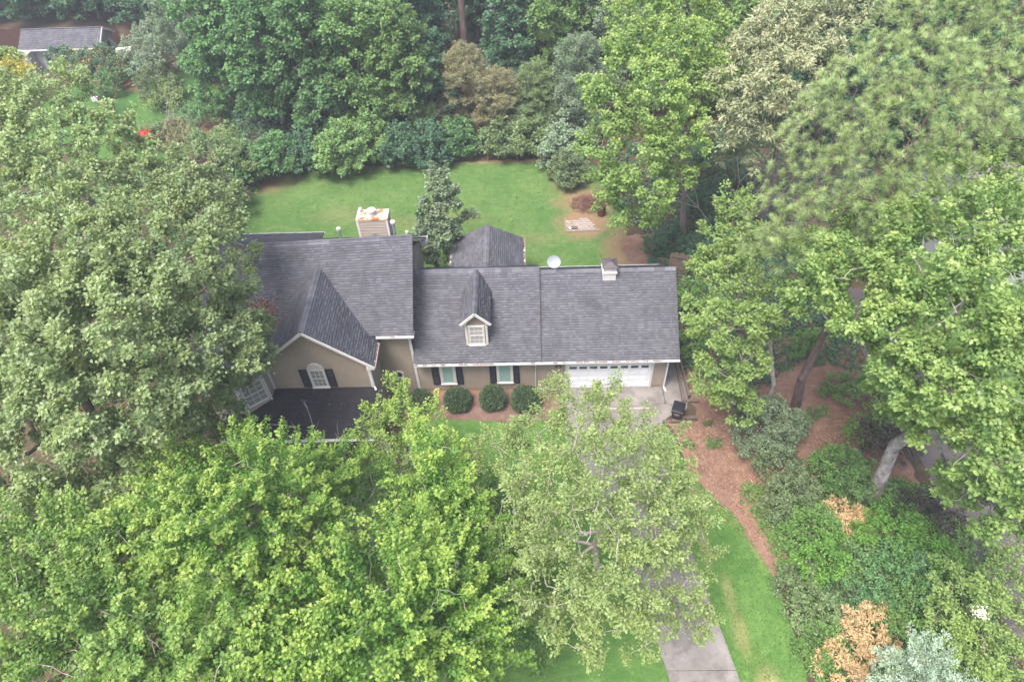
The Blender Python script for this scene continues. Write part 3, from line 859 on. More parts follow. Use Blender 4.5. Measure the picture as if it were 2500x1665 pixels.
roof_plane(r_p, (-18.6, -5.0, 2.42), (1, 0, 0), 8.35, (0, 3.0, .62), math.hypot(3., .62), 21, 'shingle_dark')
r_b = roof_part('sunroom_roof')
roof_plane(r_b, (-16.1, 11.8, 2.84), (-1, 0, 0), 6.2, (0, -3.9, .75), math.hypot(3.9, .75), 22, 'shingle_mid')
# step flashing between the two wing roofs
m = M(); m.hexa([(-1.53, -.52, 2.98), (-1.47, -.52, 2.98), (-1.47, 3.7, 6.08), (-1.53, 3.7, 6.08), (-1.53, -.52, 3.125), (-1.47, -.52, 3.125), (-1.47, 3.7, 6.32), (-1.53, 3.7, 6.32)])
hpart(m, 'step_flashing', 'iron_dark')

# dormer
dm = roof_part('dormer')
m = M(); yf = .33
m.box(-5.70, yf, 3.5, -4.46, 3.0, 5.62)
b = len(m.v); m.v += [(-5.70, yf, 5.62), (-4.46, yf, 5.62), (-5.08, yf, 6.22), (-5.70, 3, 5.62), (-4.46, 3, 5.62), (-5.08, 3, 6.22)]
for f in ((0, 1, 2), (1, 4, 5, 2), (0, 2, 5, 3)): m.f.append(tuple(b+i for i in f)); m.a.append(.5)
o = m.build('wall', 'siding', None); o.parent = dm
dw = .80; dr = .80; dl = math.hypot(dw, dr)
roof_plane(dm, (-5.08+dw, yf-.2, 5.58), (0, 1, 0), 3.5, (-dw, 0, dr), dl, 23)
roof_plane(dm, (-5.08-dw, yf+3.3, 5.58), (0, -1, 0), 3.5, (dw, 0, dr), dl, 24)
ridge_caps(dm, (-5.08, yf-.2, 6.40), (-5.08, yf+3.25, 6.40), .12, .8, 7)
def trim(parent, segs, w, h, mat='trim_white', name='trim', up=(0, 0, 1)):
    for a, b_ in segs:
        m = M(); m.bar(a, b_, w, h, up); o = m.build(name, mat, None); o.parent = parent
        if parent is HOUSE: o.location = (5, 0, 0)
trim(dm, [((-5.08, yf-.235, 6.33), (-5.08+dw+.03, yf-.235, 5.51)), ((-5.08, yf-.235, 6.33), (-5.08-dw-.03, yf-.235, 5.51))], .05, .15, name='rake_board')
trim(dm, [((-5.64, yf-.02, 3.70), (-5.64, yf-.02, 5.58)), ((-4.52, yf-.02, 3.70), (-4.52, yf-.02, 5.58))], .12, .06, name='corner_board')

def window(parent, xc, z0, z1, w, y, cols, rows, curtain, out=.11, depth=.06, off=(0, 0), name='window', sill=True, meet=True):
    """y: plane of the wall (facing -y). frame + sash bars + pane, with the curtain or dark room behind the glass"""
    root = bpy.data.objects.new(name, None); COL.objects.link(root); root.parent = parent
    def add(m, nm, mat): o = m.build(nm, mat, None); o.parent = root; return o
    y -= .032 if parent is HOUSE else 0; x0, x1 = xc-w/2, xc+w/2; f = M()
    f.box(x0-out, y-depth, z0-out*.2, x0, y+.02, z1+out); f.box(x1, y-depth, z0-out*.2, x1+out, y+.02, z1+out)
    f.box(x0, y-depth, z1, x1, y+.02, z1+out); add(f, 'frame', 'trim_white')
    s = M(); s.hexa([(x0-out-.02, y-depth-.05, z0-.11), (x1+out+.02, y-depth-.05, z0-.11), (x1+out+.02, y+.02, z0-.11), (x0-out-.02, y+.02, z0-.11), (x0-out-.02, y-depth-.05, z0-.045), (x1+out+.02, y-depth-.05, z0-.045), (x1+out+.02, y+.02, z0), (x0-out-.02, y+.02, z0)]); add(s, 'sill', 'trim_white')
    p = M(); p.box(x0, y-.022, z0, x1, y-.012, z1); add(p, 'pane', curtain)
    b = M(); zc = (z0+z1)/2
    if meet: b.box(x0, y-.05, zc-.03, x1, y-.023, zc+.03)
    b.box(x0, y-.045, z0, x0+.035, y-.023, z1); b.box(x1-.035, y-.045, z0, x1, y-.023, z1); b.box(x0+.036, y-.045, z1-.035, x1-.036, y-.023, z1); b.box(x0+.036, y-.045, z0, x1-.036, y-.023, z0+.035)
    for i in range(1, cols): xx = x0+w*i/cols; b.box(xx-.011, y-.038, z0+.037, xx+.011, y-.024, z1-.037)
    for j in range(1, rows):
        zz = z0+(z1-z0)*j/rows
        if abs(zz-zc) > .05: b.box(x0+.037, y-.036, zz-.011, x1-.037, y-.0245, zz+.011)
    add(b, 'sash', 'trim_white'); return root
def shutter(xa, xb, z0, z1, y, parent=None):
    root = bpy.data.objects.new('shutter', None); COL.objects.link(root); root.parent = parent or HOUSE
    if parent is None: root.location = (5, 0, 0)
    y -= .015; m = M(); m.box(xa, y-.06, z0, xb, y-.028, z1); m.build('panel_back', 'shutter_panel', root)
    f = M(); e = .05; zc = (z0+z1)/2
    f.box(xa, y-.075, z0, xa+e, y-.061, z1); f.box(xb-e, y-.075, z0, xb, y-.061, z1)
    for za, zb in ((z0, z0+e), (zc-.03, zc+.03), (z1-e, z1)): f.box(xa+e+.001, y-.075, za, xb-e-.001, y-.061, zb)
    f.build('rail', 'shutter_black', root)
    l = M(); z = z0+e+.02
    while z < z1-e-.03:
        if abs(z-zc) > .05: l.hexa([(xa+e+.002, y-.073, z), (xb-e-.002, y-.073, z), (xb-e-.002, y-.0605, z), (xa+e+.002, y-.0605, z), (xa+e+.002, y-.064, z+.03), (xb-e-.002, y-.064, z+.03), (xb-e-.002, y-.0605, z+.03), (xa+e+.002, y-.0605, z+.03)])
        z += .038
    l.build('louvre', 'shutter_panel', root, kind='stuff')
def hwin(*a, **k):
    r = window(HOUSE, *a, **k); r.location = (5, 0, 0); return r
hwin(-6.94, .80, 2.30, .66, 0, 1, 1, 'curtain_teal', out=.13, meet=False)
hwin(-3.62, .80, 2.32, .70, 0, 1, 1, 'curtain_teal', out=.13, meet=False)
for a in ((-7.86, -7.46), (-6.44, -6.08), (-4.50, -4.12), (-3.14, -2.78)): shutter(a[0], a[1], .68, 2.34, 0)
hwin(-13.62, 3.20, 4.52, .72, -2.0, 3, 4, 'curtain_grey', out=.10)
shutter(-14.55, -14.12, 3.16, 4.62, -2.0); shutter(-13.12, -12.72, 3.16, 4.62, -2.0)
hwin(-5.08, 3.82, 5.18, .74, yf, 3, 4, 'house_far_wall', out=.09)
# half round fan over the gable window
m = M(); n = 14; zc, r = 4.63, .46; b = len(m.v)
m.v += [(-13.62+r*math.cos(math.pi*i/n), -2.06, zc+r*math.sin(math.pi*i/n)) for i in range(n+1)]; m.v += [(-13.62+r*math.cos(math.pi*i/n), -1.99, zc+r*math.sin(math.pi*i/n)) for i in range(n+1)]
m.f.append(tuple(b+i for i in range(n, -1, -1))[::-1]); m.a.append(.5)
for i in range(n): m.f.append((b+i, b+i+1, b+n+2+i, b+n+1+i)); m.a.append(.5)
m.f.append((b, b+n, b+2*n+1, b+n+1)); m.a.append(.5)
fan = hpart(m, 'arched_fan', 'trim_white')
for i in range(5):
    w = math.pi*i/4; q = M(); q.bar((-13.62+.08*math.cos(w), -2.068, zc+.03+.08*math.sin(w)), (-13.62+.40*math.cos(w), -2.068, zc+.03+.36*math.sin(w)), .018, .025, (0, 1, 0)); o = q.build('ray', 'siding_cream', None); o.parent = fan
q = M()
for i in range(n):
    a0, a1 = math.pi*i/n, math.pi*(i+1)/n; q.bar((-13.62+.44*math.cos(a0), -2.075, zc+.44*math.sin(a0)), (-13.62+.44*math.cos(a1), -2.075, zc+.44*math.sin(a1)), .03, .04, (0, 1, 0))
o = q.build('arch', 'trim_white', None); o.parent = fan
# octagonal window
m = M(); n = 8; cx, cz, ra, rb = -9.82, 1.66, .34, .25
for i in range(n):
    a0, a1 = math.pi*(i+.5)/4, math.pi*(i+1.5)/4
    P = lambda r_, a_, y_: (cx+r_*math.cos(a_), y_, cz+r_*math.sin(a_))
    m.hexa([P(rb, a0, -.09), P(ra, a0, -.09), P(ra, a1, -.09), P(rb, a1, -.09), P(rb, a0, .0), P(ra, a0, .0), P(ra, a1, .0), P(rb, a1, .0)])
ow = hpart(m, 'octagonal_window', 'trim_white')
m = M(); b = len(m.v); m.v += [(cx+.26*math.cos(math.pi*(i+.5)/4), -.045, cz+.26*math.sin(math.pi*(i+.5)/4)) for i in range(8)]; m.f.append(tuple(range(b, b+8))); m.a.append(.5)
o = m.build('pane', 'glass_dark', None); o.parent = ow

# garage door
gd = roof_part('garage_door')
def gadd(m, nm, mat, **k): o = m.build(nm, mat, None, **k); o.parent = gd; return o
m = M(); m.box(-.12, -.055, 0, 0, .02, 2.25); m.box(4.88, -.055, 0, 5.0, .02, 2.25); m.box(0, -.055, 2.13, 4.88, .02, 2.25); gadd(m, 'frame', 'trim_white')
for j in range(4):
    z0 = .015+j*.53; m = M(); m.box(.005, -.010, z0, 4.875, .03, z0+.524); gadd(m, 'door_section', 'door_white')
    for i in range(8):
        xa = .10+i*.593; xb = xa+.50
        if j < 3:
            p = M(); za, zb = z0+.09, z0+.43
            p.hexa([(xa, -.011, za), (xb, -.011, za), (xb, -.011, zb), (xa, -.011, zb), (xa+.05, -.026, za+.05), (xb-.05, -.026, za+.05), (xb-.05, -.026, zb-.05), (xa+.05, -.026, zb-.05)])
            f = M(); f.box(xa-.012, -.020, za-.012, xb+.012, -.0105, za-.001); f.box(xa-.012, -.020, zb+.001, xb+.012, -.0105, zb+.012); f.box(xa-.012, -.02, za, xa-.001, -.0105, zb); f.box(xb+.001, -.02, za, xb+.012, -.0105, zb)
            gadd(p, 'door_panel', 'door_white'); gadd(f, 'panel_molding', 'trim_white')
        else:
            p = M(); p.box(xa+.02, -.013, z0+.17, xb-.05, -.0105, z0+.40); gadd(p, 'pane', 'glass_dark')
            f = M(); f.box(xa-.01, -.028, z0+.13, xb-.02, -.0108, z0+.169); f.box(xa-.01, -.028, z0+.401, xb-.02, -.0108, z0+.44); f.box(xa-.01, -.028, z0+.1695, xa+.0195, -.0108, z0+.4005); f.box(xb-.0495, -.028, z0+.1695, xb-.02, -.0108, z0+.4005)
            gadd(f, 'pane_frame', 'door_white')
m = M(); m.box(.01, -.02, -.01, 4.87, .03, .016); gadd(m, 'bottom_seal', 'iron_dark')

# trims, rake boards, corner boards
trim(HOUSE, [((-8.77, -.03, -.2), (-8.77, -.03, 5.3)), ((-16.24, -2.03, 3.0), (-16.24, -2.03, 5.2)), ((-10.79, -2.03, 3.0), (-10.79, -2.03, 5.0))], .15, .07, name='corner_board')
trim(HOUSE, [((5.66, -.03, 0), (5.66, -.03, 2.9))], .10, .07, 'siding', 'corner_board')
trim(HOUSE, [((-13.58, -2.33, 7.68), (-10.36, -2.33, 4.93)), ((-13.58, -2.33, 7.68), (-16.80, -2.33, 4.93))], .05, .15, name='rake_board')
trim(HOUSE, [((-8.47, -.40, 5.26), (-8.47, 3.8, 8.58)), ((-8.47, 3.8, 8.58), (-8.47, 8.0, 5.24)), ((6.19, -.45, 2.93), (6.19, 3.7, 5.97)), ((6.19, 3.7, 5.97), (6.19, 7.35, 2.93))], .05, .17, name='rake_board')
m = M(); m.box(-10.80, -2.32, 4.78, -10.36, -2.02, 4.98); hpart(m, 'eave_return', 'trim_white')
m = M(); m.box(-8.75, 7.55, 4.95, -8.36, 8.15, 5.25); hpart(m, 'eave_return', 'trim_white')
m = M(); m.box(-8.70, -.5, 2.90, 6.2, -.02, 2.95); hpart(m, 'soffit', 'trim_white')
m = M(); m.box(-10.5, -.45, 5.24, -8.4, -.02, 5.29); m.box(-10.72, -2.3, 5.02, -10.42, -.46, 5.06); hpart(m, 'soffit', 'trim_white')

def gutter(p0, p1, side, litter=.0, seed=1, step=.85):
    """open gutter: outer face, floor, back, strap hangers and leaf litter in it. side: unit vector away from the house"""
    p0, p1, s = Vector(p0), Vector(p1), Vector(side); z = Vector((0, 0, 1)); rg = random.Random(seed)
    root = bpy.data.objects.new('gutter', None); COL.objects.link(root); root.parent = HOUSE; root.location = (5, 0, 0)
    m = M()
    for a, w, zz, h in ((.110, .010, 0, .085), (.004, .010, 0, .11)):
        q0, q1 = p0+s*a-z*.11, p1+s*a-z*.11
        m.hexa([q0, q0+s*w, q1+s*w, q1, q0+z*h, q0+s*w+z*h, q1+s*w+z*h, q1+z*h])
    q0, q1 = p0+s*.015-z*.11, p1+s*.015-z*.11; m.hexa([q0, q0+s*.094, q1+s*.094, q1, q0+z*.01, q0+s*.094+z*.01, q1+s*.094+z*.01, q1+z*.01])
    m.build('trough', 'gutter_white', root)
    d = (p1-p0).normalized(); L = (p1-p0).length; k = .35
    while k < L:
        c = p0+d*k; h = M(); h.bar(c-s*.05+z*.03, c+s*.124-z*.016, .022, .008); h.build('hanger', 'gutter_white', root); k += step*rg.uniform(.9, 1.1)
    if litter:
        q0, q1 = p0+s*.018-z*.098, p1+s*.018-z*.098; l = M(); n = int(L/.25)
        for i in range(n):
            if rg.random() < litter:
                a, b = q0+(q1-q0)*(i/n), q0+(q1-q0)*((i+1)/n); h = rg.uniform(.02, .065); l.hexa([a, a+s*.09, b+s*.09, b, a+z*h, a+s*.09+z*h*.8, b+s*.09+z*h, b+z*h*.9])
        if l.v: l.build('leaf_litter', 'litter_red', root, kind='stuff')
gutter((-8.72, -.51, 3.06), (6.26, -.51, 3.04), (0, -1, 0), .55, 3)
gutter((-1.6, 7.42, 3.04), (6.26, 7.42, 3.04), (0, 1, 0), .2, 4)
gutter((-10.45, -.46, 5.40), (-8.40, -.46, 5.40), (0, -1, 0), .1, 5, .7)
gutter((-10.41, -2.3, 5.06), (-10.41, -.62, 5.06), (1, 0, 0), .95, 6, .6)
gutter((-18.6, -5.01, 2.42), (-10.25, -5.01, 2.42), (0, -1, 0), 0, 7, 1.2)
gutter((-2.41, 7.9, 3.02), (-2.41, 10.5, 3.02), (1, 0, 0), .8, 8, .6)
gutter((-7.09, 7.9, 3.02), (-7.09, 10.5, 3.02), (-1, 0, 0), .3, 9, .6)
gutter((-22.3, 11.81, 2.84), (-16.1, 11.81, 2.84), (0, 1, 0), 0, 10)
def spout(pts, mat='downspout_grey', w=.085):
    m = M()
    for a, b in zip(pts[:-1], pts[1:]): m.bar(a, b, w, w*.8, (1, 0, 0) if abs(b[2]-a[2]) > .3 else (0, 0, 1))
    hpart(m, 'downspout', mat)
spout([(-1.83, -.5, 2.93), (-1.83, -.09, 2.72), (-1.83, -.09, .10), (-.50, -.10, .05)])
spout([(5.95, -.56, 2.93), (5.76, -.10, 2.70), (5.76, -.10, .12), (5.86, -.40, .03)], 'gutter_white', .095)
spout([(-10.36, -2.2, 4.95), (-10.70, -2.1, 4.75), (-10.70, -2.1, 3.12), (-10.6, -2.3, 3.06)], 'gutter_white', .10)
# flood light
fl = hpart(M().tube((-.53, .0, 2.34), (-.53, -.10, 2.34), .07), 'flood_light', 'iron_dark')
for dx in (-.12, .12): o = M().tube((-.53+dx*.3, -.12, 2.34), (-.53+dx*1.3, -.26, 2.24), .035, .075).build('lamp_head', 'iron_dark', None); o.parent = fl

# bay at the left corner of the front gable
bay_pts = [(-16.29, -2.0), (-16.29, -2.67), (-17.37, -3.49), (-18.75, -3.49), (-19.8, -2.67), (-19.8, .0)]
m = M(); b = len(m.v); n = len(bay_pts)
m.v += [(x, y, 0) for x, y in bay_pts] + [(x, y, 5.25) for x, y in bay_pts]
for i in range(n-1): m.f.append((b+i+1, b+i, b+n+i, b+n+i+1)); m.a.append(.5)
m.f.append(tuple(b+n+i for i in range(n))[::-1]); m.a.append(.5)
bay = hpart(m, 'bay', 'siding_cream')
def bay_face(p, q, z0, z1, inset=.16):
    p, q = Vector((*p, 0)), Vector((*q, 0)); d = (q-p).normalized(); nn = Vector((d.y, -d.x, 0)); nn = nn if nn.y < 0 or nn.x > 0 else -nn
    if nn.dot(Vector((1, -1, 0))) < 0: nn = -nn
    w = (q-p).length; a, c = p+d*inset, q-d*inset; Z = lambda z: Vector((0, 0, z))
    root = bpy.data.objects.new('window', None); COL.objects.link(root); root.parent = HOUSE; root.location = (5, 0, 0)
    def pl(u0, u1, za, zb, t0, t1, nm, mat):
        P = lambda u, z, t: p+d*u+nn*t+Z(z)
        mm = M(); mm.hexa([P(u0, za, t0), P(u1, za, t0), P(u1, za, t1), P(u0, za, t1), P(u0, zb, t0), P(u1, zb, t0), P(u1, zb, t1), P(u0, zb, t1)]); mm.build(nm, mat, root)
    u0, u1 = inset, w-inset; e = .08
    pl(u0, u1, z0, z1, .004, .012, 'pane', 'curtain_grey')
    pl(u0-e, u0, z0-e, z1+e, .002, .06, 'frame', 'trim_white'); pl(u1, u1+e, z0-e, z1+e, .002, .06, 'frame', 'trim_white')
    pl(u0, u1, z1, z1+e, .002, .06, 'frame', 'trim_white'); pl(u0, u1, z0-e, z0, .002, .09, 'sill', 'trim_white')
    for i in range(1, 3): uu = u0+(u1-u0)*i/3; pl(uu-.012, uu+.012, z0, z1, .013, .03, 'muntin', 'trim_white')
    for i in range(1, 4): zz = z0+(z1-z0)*i/4; k = .03 if i == 2 else .012; pl(u0, u1, zz-k, zz+k, .0135, .028 if i != 2 else .04, 'muntin', 'trim_white')
bay_face(bay_pts[1], bay_pts[2], 3.25, 4.75); bay_face(bay_pts[2], bay_pts[3], 3.25, 4.75)
for i in (1, 2, 3):
    x, y = bay_pts[i]; mm = M(); mm.tube((x, y, 2.4), (x, y, 5.2), .06, n=6); o = mm.build('corner_board', 'trim_white', None); o.parent = bay
m = M(); cx, cy = -18.05, -.9
for i in range(n-1):
    (xa, ya), (xb, yb) = bay_pts[i], bay_pts[i+1]; k = 1.12
    m.quad((cx+(xb-cx)*k, cy+(yb-cy)*k, 5.27), (cx+(xa-cx)*k, cy+(ya-cy)*k, 5.27), (cx, cy, 6.2))
o = m.build('bay_roof', 'shingle_grey', None); o.parent = bay

# chimney
CX0, CX1, CY0, CY1, CZ = -11.45, -9.77, 4.4, 5.25, 9.5
m = M(); m.box(CX0+.02, CY0+.02, 6.5, CX1-.02, CY1-.02, CZ-.03); ch = hpart(m, 'chimney', 'siding_cream')
z = 8.2
while z < CZ-.1:
    for (xa, xb, ya) in ((CX0+.09, CX1-.09, CY0+.02),):
        mm = M(); z1 = min(z+.19, CZ-.04); mm.hexa([(xa, ya-.045, z), (xb, ya-.045, z), (xb, ya, z), (xa, ya, z), (xa, ya-.006, z1+.01), (xb, ya-.006, z1+.01), (xb, ya, z1+.01), (xa, ya, z1+.01)]); o = mm.build('siding_board', 'siding_cream', None); o.parent = ch
    mm = M(); mm.hexa([(CX1+.01, CY0+.1, z), (CX1+.01, CY1-.1, z), (CX1-.02, CY1-.1, z), (CX1-.02, CY0+.1, z), (CX1-.014, CY0+.1, z1+.01), (CX1-.014, CY1-.1, z1+.01), (CX1-.02, CY1-.1, z1+.01), (CX1-.02, CY0+.1, z1+.01)]); o = mm.build('siding_board', 'siding_cream', None); o.parent = ch
    z += .19
for x, y in ((CX0+.03, CY0+.03), (CX1-.03, CY0+.03), (CX1-.03, CY1-.03), (CX0+.03, CY1-.03)):
    mm = M(); mm.box(x-.055, y-.055, 6.6, x+.055, y+.055, CZ-.035); o = mm.build('corner_board', 'trim_white', None); o.parent = ch
mm = M(); mm.hexa([(CX0-.04, CY0-.04, CZ-.05), (CX1+.04, CY0-.04, CZ-.05), (CX1+.04, CY1+.04, CZ-.05), (CX0-.04, CY1+.04, CZ-.05), (CX0-.03, CY0-.03, CZ+.02), (CX1+.03, CY0-.03, CZ+.02), (CX1+.03, CY1+.03, CZ+.02), (CX0-.03, CY1+.03, CZ+.02)]); o = mm.build('chase_cap', 'cap_metal', None); o.parent = ch
mm = M(); mm.lathe((-10.62, 4.80, CZ+.02), [(.20, 0), (.20, .10), (.17, .11), (.17, .16), (.22, .17), (.22, .22), (.17, .23), (.17, .27), (.24, .28), (.24, .34), (.12, .38), (.02, .39)], 20); o = mm.build('flue_cap', 'vent_white', None); o.parent = ch
mm = M(); mm.lathe((-11.28, 5.05, CZ+.02), [(.05, 0), (.05, .14), (.10, .15), (.10, .26), (.04, .29), (.01, .30)], 14); o = mm.build('vent_cap', 'vent_white', None); o.parent = ch
# cricket behind the ridge in front of the chimney
m = M(); m.quad((-11.3, 4.38, 8.22), (-10.6, 4.38, 8.52), (-10.6, 3.95, 8.66), (-11.3, 3.95, 8.60)); m.quad((-10.6, 4.38, 8.52), (-9.9, 4.38, 8.22), (-9.9, 3.95, 8.60), (-10.6, 3.95, 8.66)); m.quad((-11.3, 4.39, 7.9), (-9.9, 4.39, 7.9), (-9.9, 4.39, 8.22), (-10.6, 4.39, 8.52), (-11.3, 4.39, 8.22))
hpart(m, 'cricket', 'shingle_grey')
def vent(x, y, zt, zb, mat, rust=False, r=.05):
    m = M(); m.lathe((x, y, zb), [(r*2.6, 0), (r*2.4, .04), (r*1.2, .09), (r, .12), (r, zt-zb-.16)], 12); v = hpart(m, 'vent_pipe', mat)
    o = M().lathe((x, y, zt-.17), [(r*1.9, 0), (r*2., .12), (r*1., .17), (.01, .175)], 12).build('vent_cap', 'vent_white', None); o.parent = v
vent(-12.45, 4.15, 9.22, 8.25, 'galvanised', r=.06); vent(-9.45, 4.25, 9.50, 8.35, 'galvanised', r=.07); vent(-8.72, 4.0, 9.0, 8.6, 'vent_white', r=.045)
vent(-19.8, 9.2, 3.75, 3.25, 'vent_white')

# cupola on the garage ridge
cu = roof_part('cupola'); cu.location.z = -.17
def cadd(m, nm, mat): o = m.build(nm, mat, None); o.parent = cu
m = M(); m.hexa([(2.07, 3.14, 5.80), (2.80, 3.14, 5.80), (2.80, 3.87, 5.80), (2.07, 3.87, 5.80), (2.07, 3.14, 6.46), (2.80, 3.14, 6.46), (2.80, 3.87, 6.46), (2.07, 3.87, 6.46)]); cadd(m, 'base', 'cupola_white')
m = M(); m.box(2.02, 3.09, 6.46, 2.85, 3.92, 6.53); cadd(m, 'sill', 'cupola_white')
m = M(); m.box(2.10, 3.17, 6.53, 2.77, 3.84, 6.88); cadd(m, 'body', 'cupola_white')
for k in range(5): m = M(); m.box(2.18, 3.155, 6.56+k*.052, 2.69, 3.168, 6.588+k*.052); cadd(m, 'louvre', 'cupola_white')
m = M(); c0 = (2.435, 3.505); prof = [(.44, 6.88), (.425, 6.90), (.28, 6.98), (.15, 7.08), (.085, 7.16), (.085, 7.21)]
for (a, za), (b_, zb) in zip(prof[:-1], prof[1:]):
    for i in range(4):
        s0 = [(-1, -1), (1, -1), (1, 1), (-1, 1)][i]; s1 = [(1, -1), (1, 1), (-1, 1), (-1, -1)][i]
        m.quad((c0[0]+s0[0]*a, c0[1]+s0[1]*a, za), (c0[0]+s1[0]*a, c0[1]+s1[1]*a, za), (c0[0]+s1[0]*b_, c0[1]+s1[1]*b_, zb), (c0[0]+s0[0]*b_, c0[1]+s0[1]*b_, zb))
m.quad(*[(c0[0]+sx*.085, c0[1]+sy*.085, 7.21) for sx, sy in ((-1, -1), (1, -1), (1, 1), (-1, 1))]); m.quad(*[(c0[0]+sx*.44, c0[1]+sy*.44, 6.88) for sx, sy in ((-1, -1), (-1, 1), (1, 1), (1, -1))])
cadd(m, 'cupola_roof', 'cupola_roof')

# leaf litter lying in the valley left of the front gable
rg = np.random.RandomState(5); n = 900
t_ = rg.rand(n); P = np.stack([-16.9+rg.normal(0, .45, n)+t_*.3, -.25+t_*1.2+rg.normal(0, .25, n), np.zeros(n)], 1)
P[:, 2] = np.maximum(5.42+(P[:, 1]+.45)*.79, 5.1+(P[:, 0]+16.74)*.854)+.04
V, F, k = leaves_np(P, unit(rg.normal(size=(n, 3))*[1, 1, .2]), unit(np.array([0, -.4, 1.])+rg.normal(0, .3, (n, 3))), rg.uniform(.08, .16, n), 'ovate')
o = link('leaf_litter', np_mesh('leaf_litter', V, F, 'litter_leaf', {'tint': rg.rand(n*k), 'tip': np.zeros(n*k)}), HOUSE, (5, 0, 0), kind='stuff')
# specks and twigs on the black porch roof
n = 26; P = np.stack([rg.uniform(-17, -11, n), rg.uniform(-4.8, -2.2, n), np.zeros(n)], 1); P[:, 2] = 2.46+(P[:, 1]+5)*.207+.02
V, F, k = leaves_np(P, unit(rg.normal(size=(n, 3))*[1, 1, .1]), np.tile([0, 0, 1.], (n, 1)), rg.uniform(.03, .13, n), 'narrow')
o = link('fallen_leaves', np_mesh('fallen_leaves', V, F, 'litter_leaf', {'tint': rg.rand(n*k), 'tip': np.zeros(n*k)}), HOUSE, (5, 0, 0), kind='stuff')

# satellite dish on the rear slope
sd = thing('satellite_dish', 'round grey satellite dish on a mast behind the garage ridge', 'satellite dish', (-.55, 4.15, 5.80))
M().tube((0, 0, -.1), (0, 0, .42), .03).build('mast', 'iron_dark', sd)
m = M(); axd = Vector((.05, -.75, .62)).normalized(); u_ = axd.cross(Vector((0, 0, 1))).normalized(); v_ = u_.cross(axd); c_ = Vector((-.12, -.05, .62)); nr, na = 5, 24; b = 0
for i in range(nr+1):
    for j in range(na):
        r_ = .39*i/nr; m.v.append(tuple(c_ + u_*r_*math.cos(6.2832*j/na)*1.0 + v_*r_*math.sin(6.2832*j/na)*.9 + axd*(.09*(i/nr)**2)))
for i in range(nr):
    for j in range(na): m.f.append((i*na+j, i*na+(j+1) % na, (i+1)*na+(j+1) % na, (i+1)*na+j)); m.a.append(.5)
d_ = m.build('reflector', 'dish_grey', sd); md = d_.modifiers.new('s', 'SOLIDIFY'); md.thickness = .012
m = M(); m.bar(tuple(c_-v_*.42), tuple(c_-v_*.30+axd*.45-u_*.1), .03, .03); m.box(*(tuple(c_-v_*.30+axd*.45-u_*.1-Vector((.06, .05, .04)))+tuple(c_-v_*.30+axd*.45-u_*.1+Vector((.06, .05, .05))))); m.build('feed_arm', 'dish_grey', sd)
m = M(); m.bar((0, 0, .40), tuple(c_-axd*.02), .05, .05); m.build('bracket', 'iron_dark', sd)

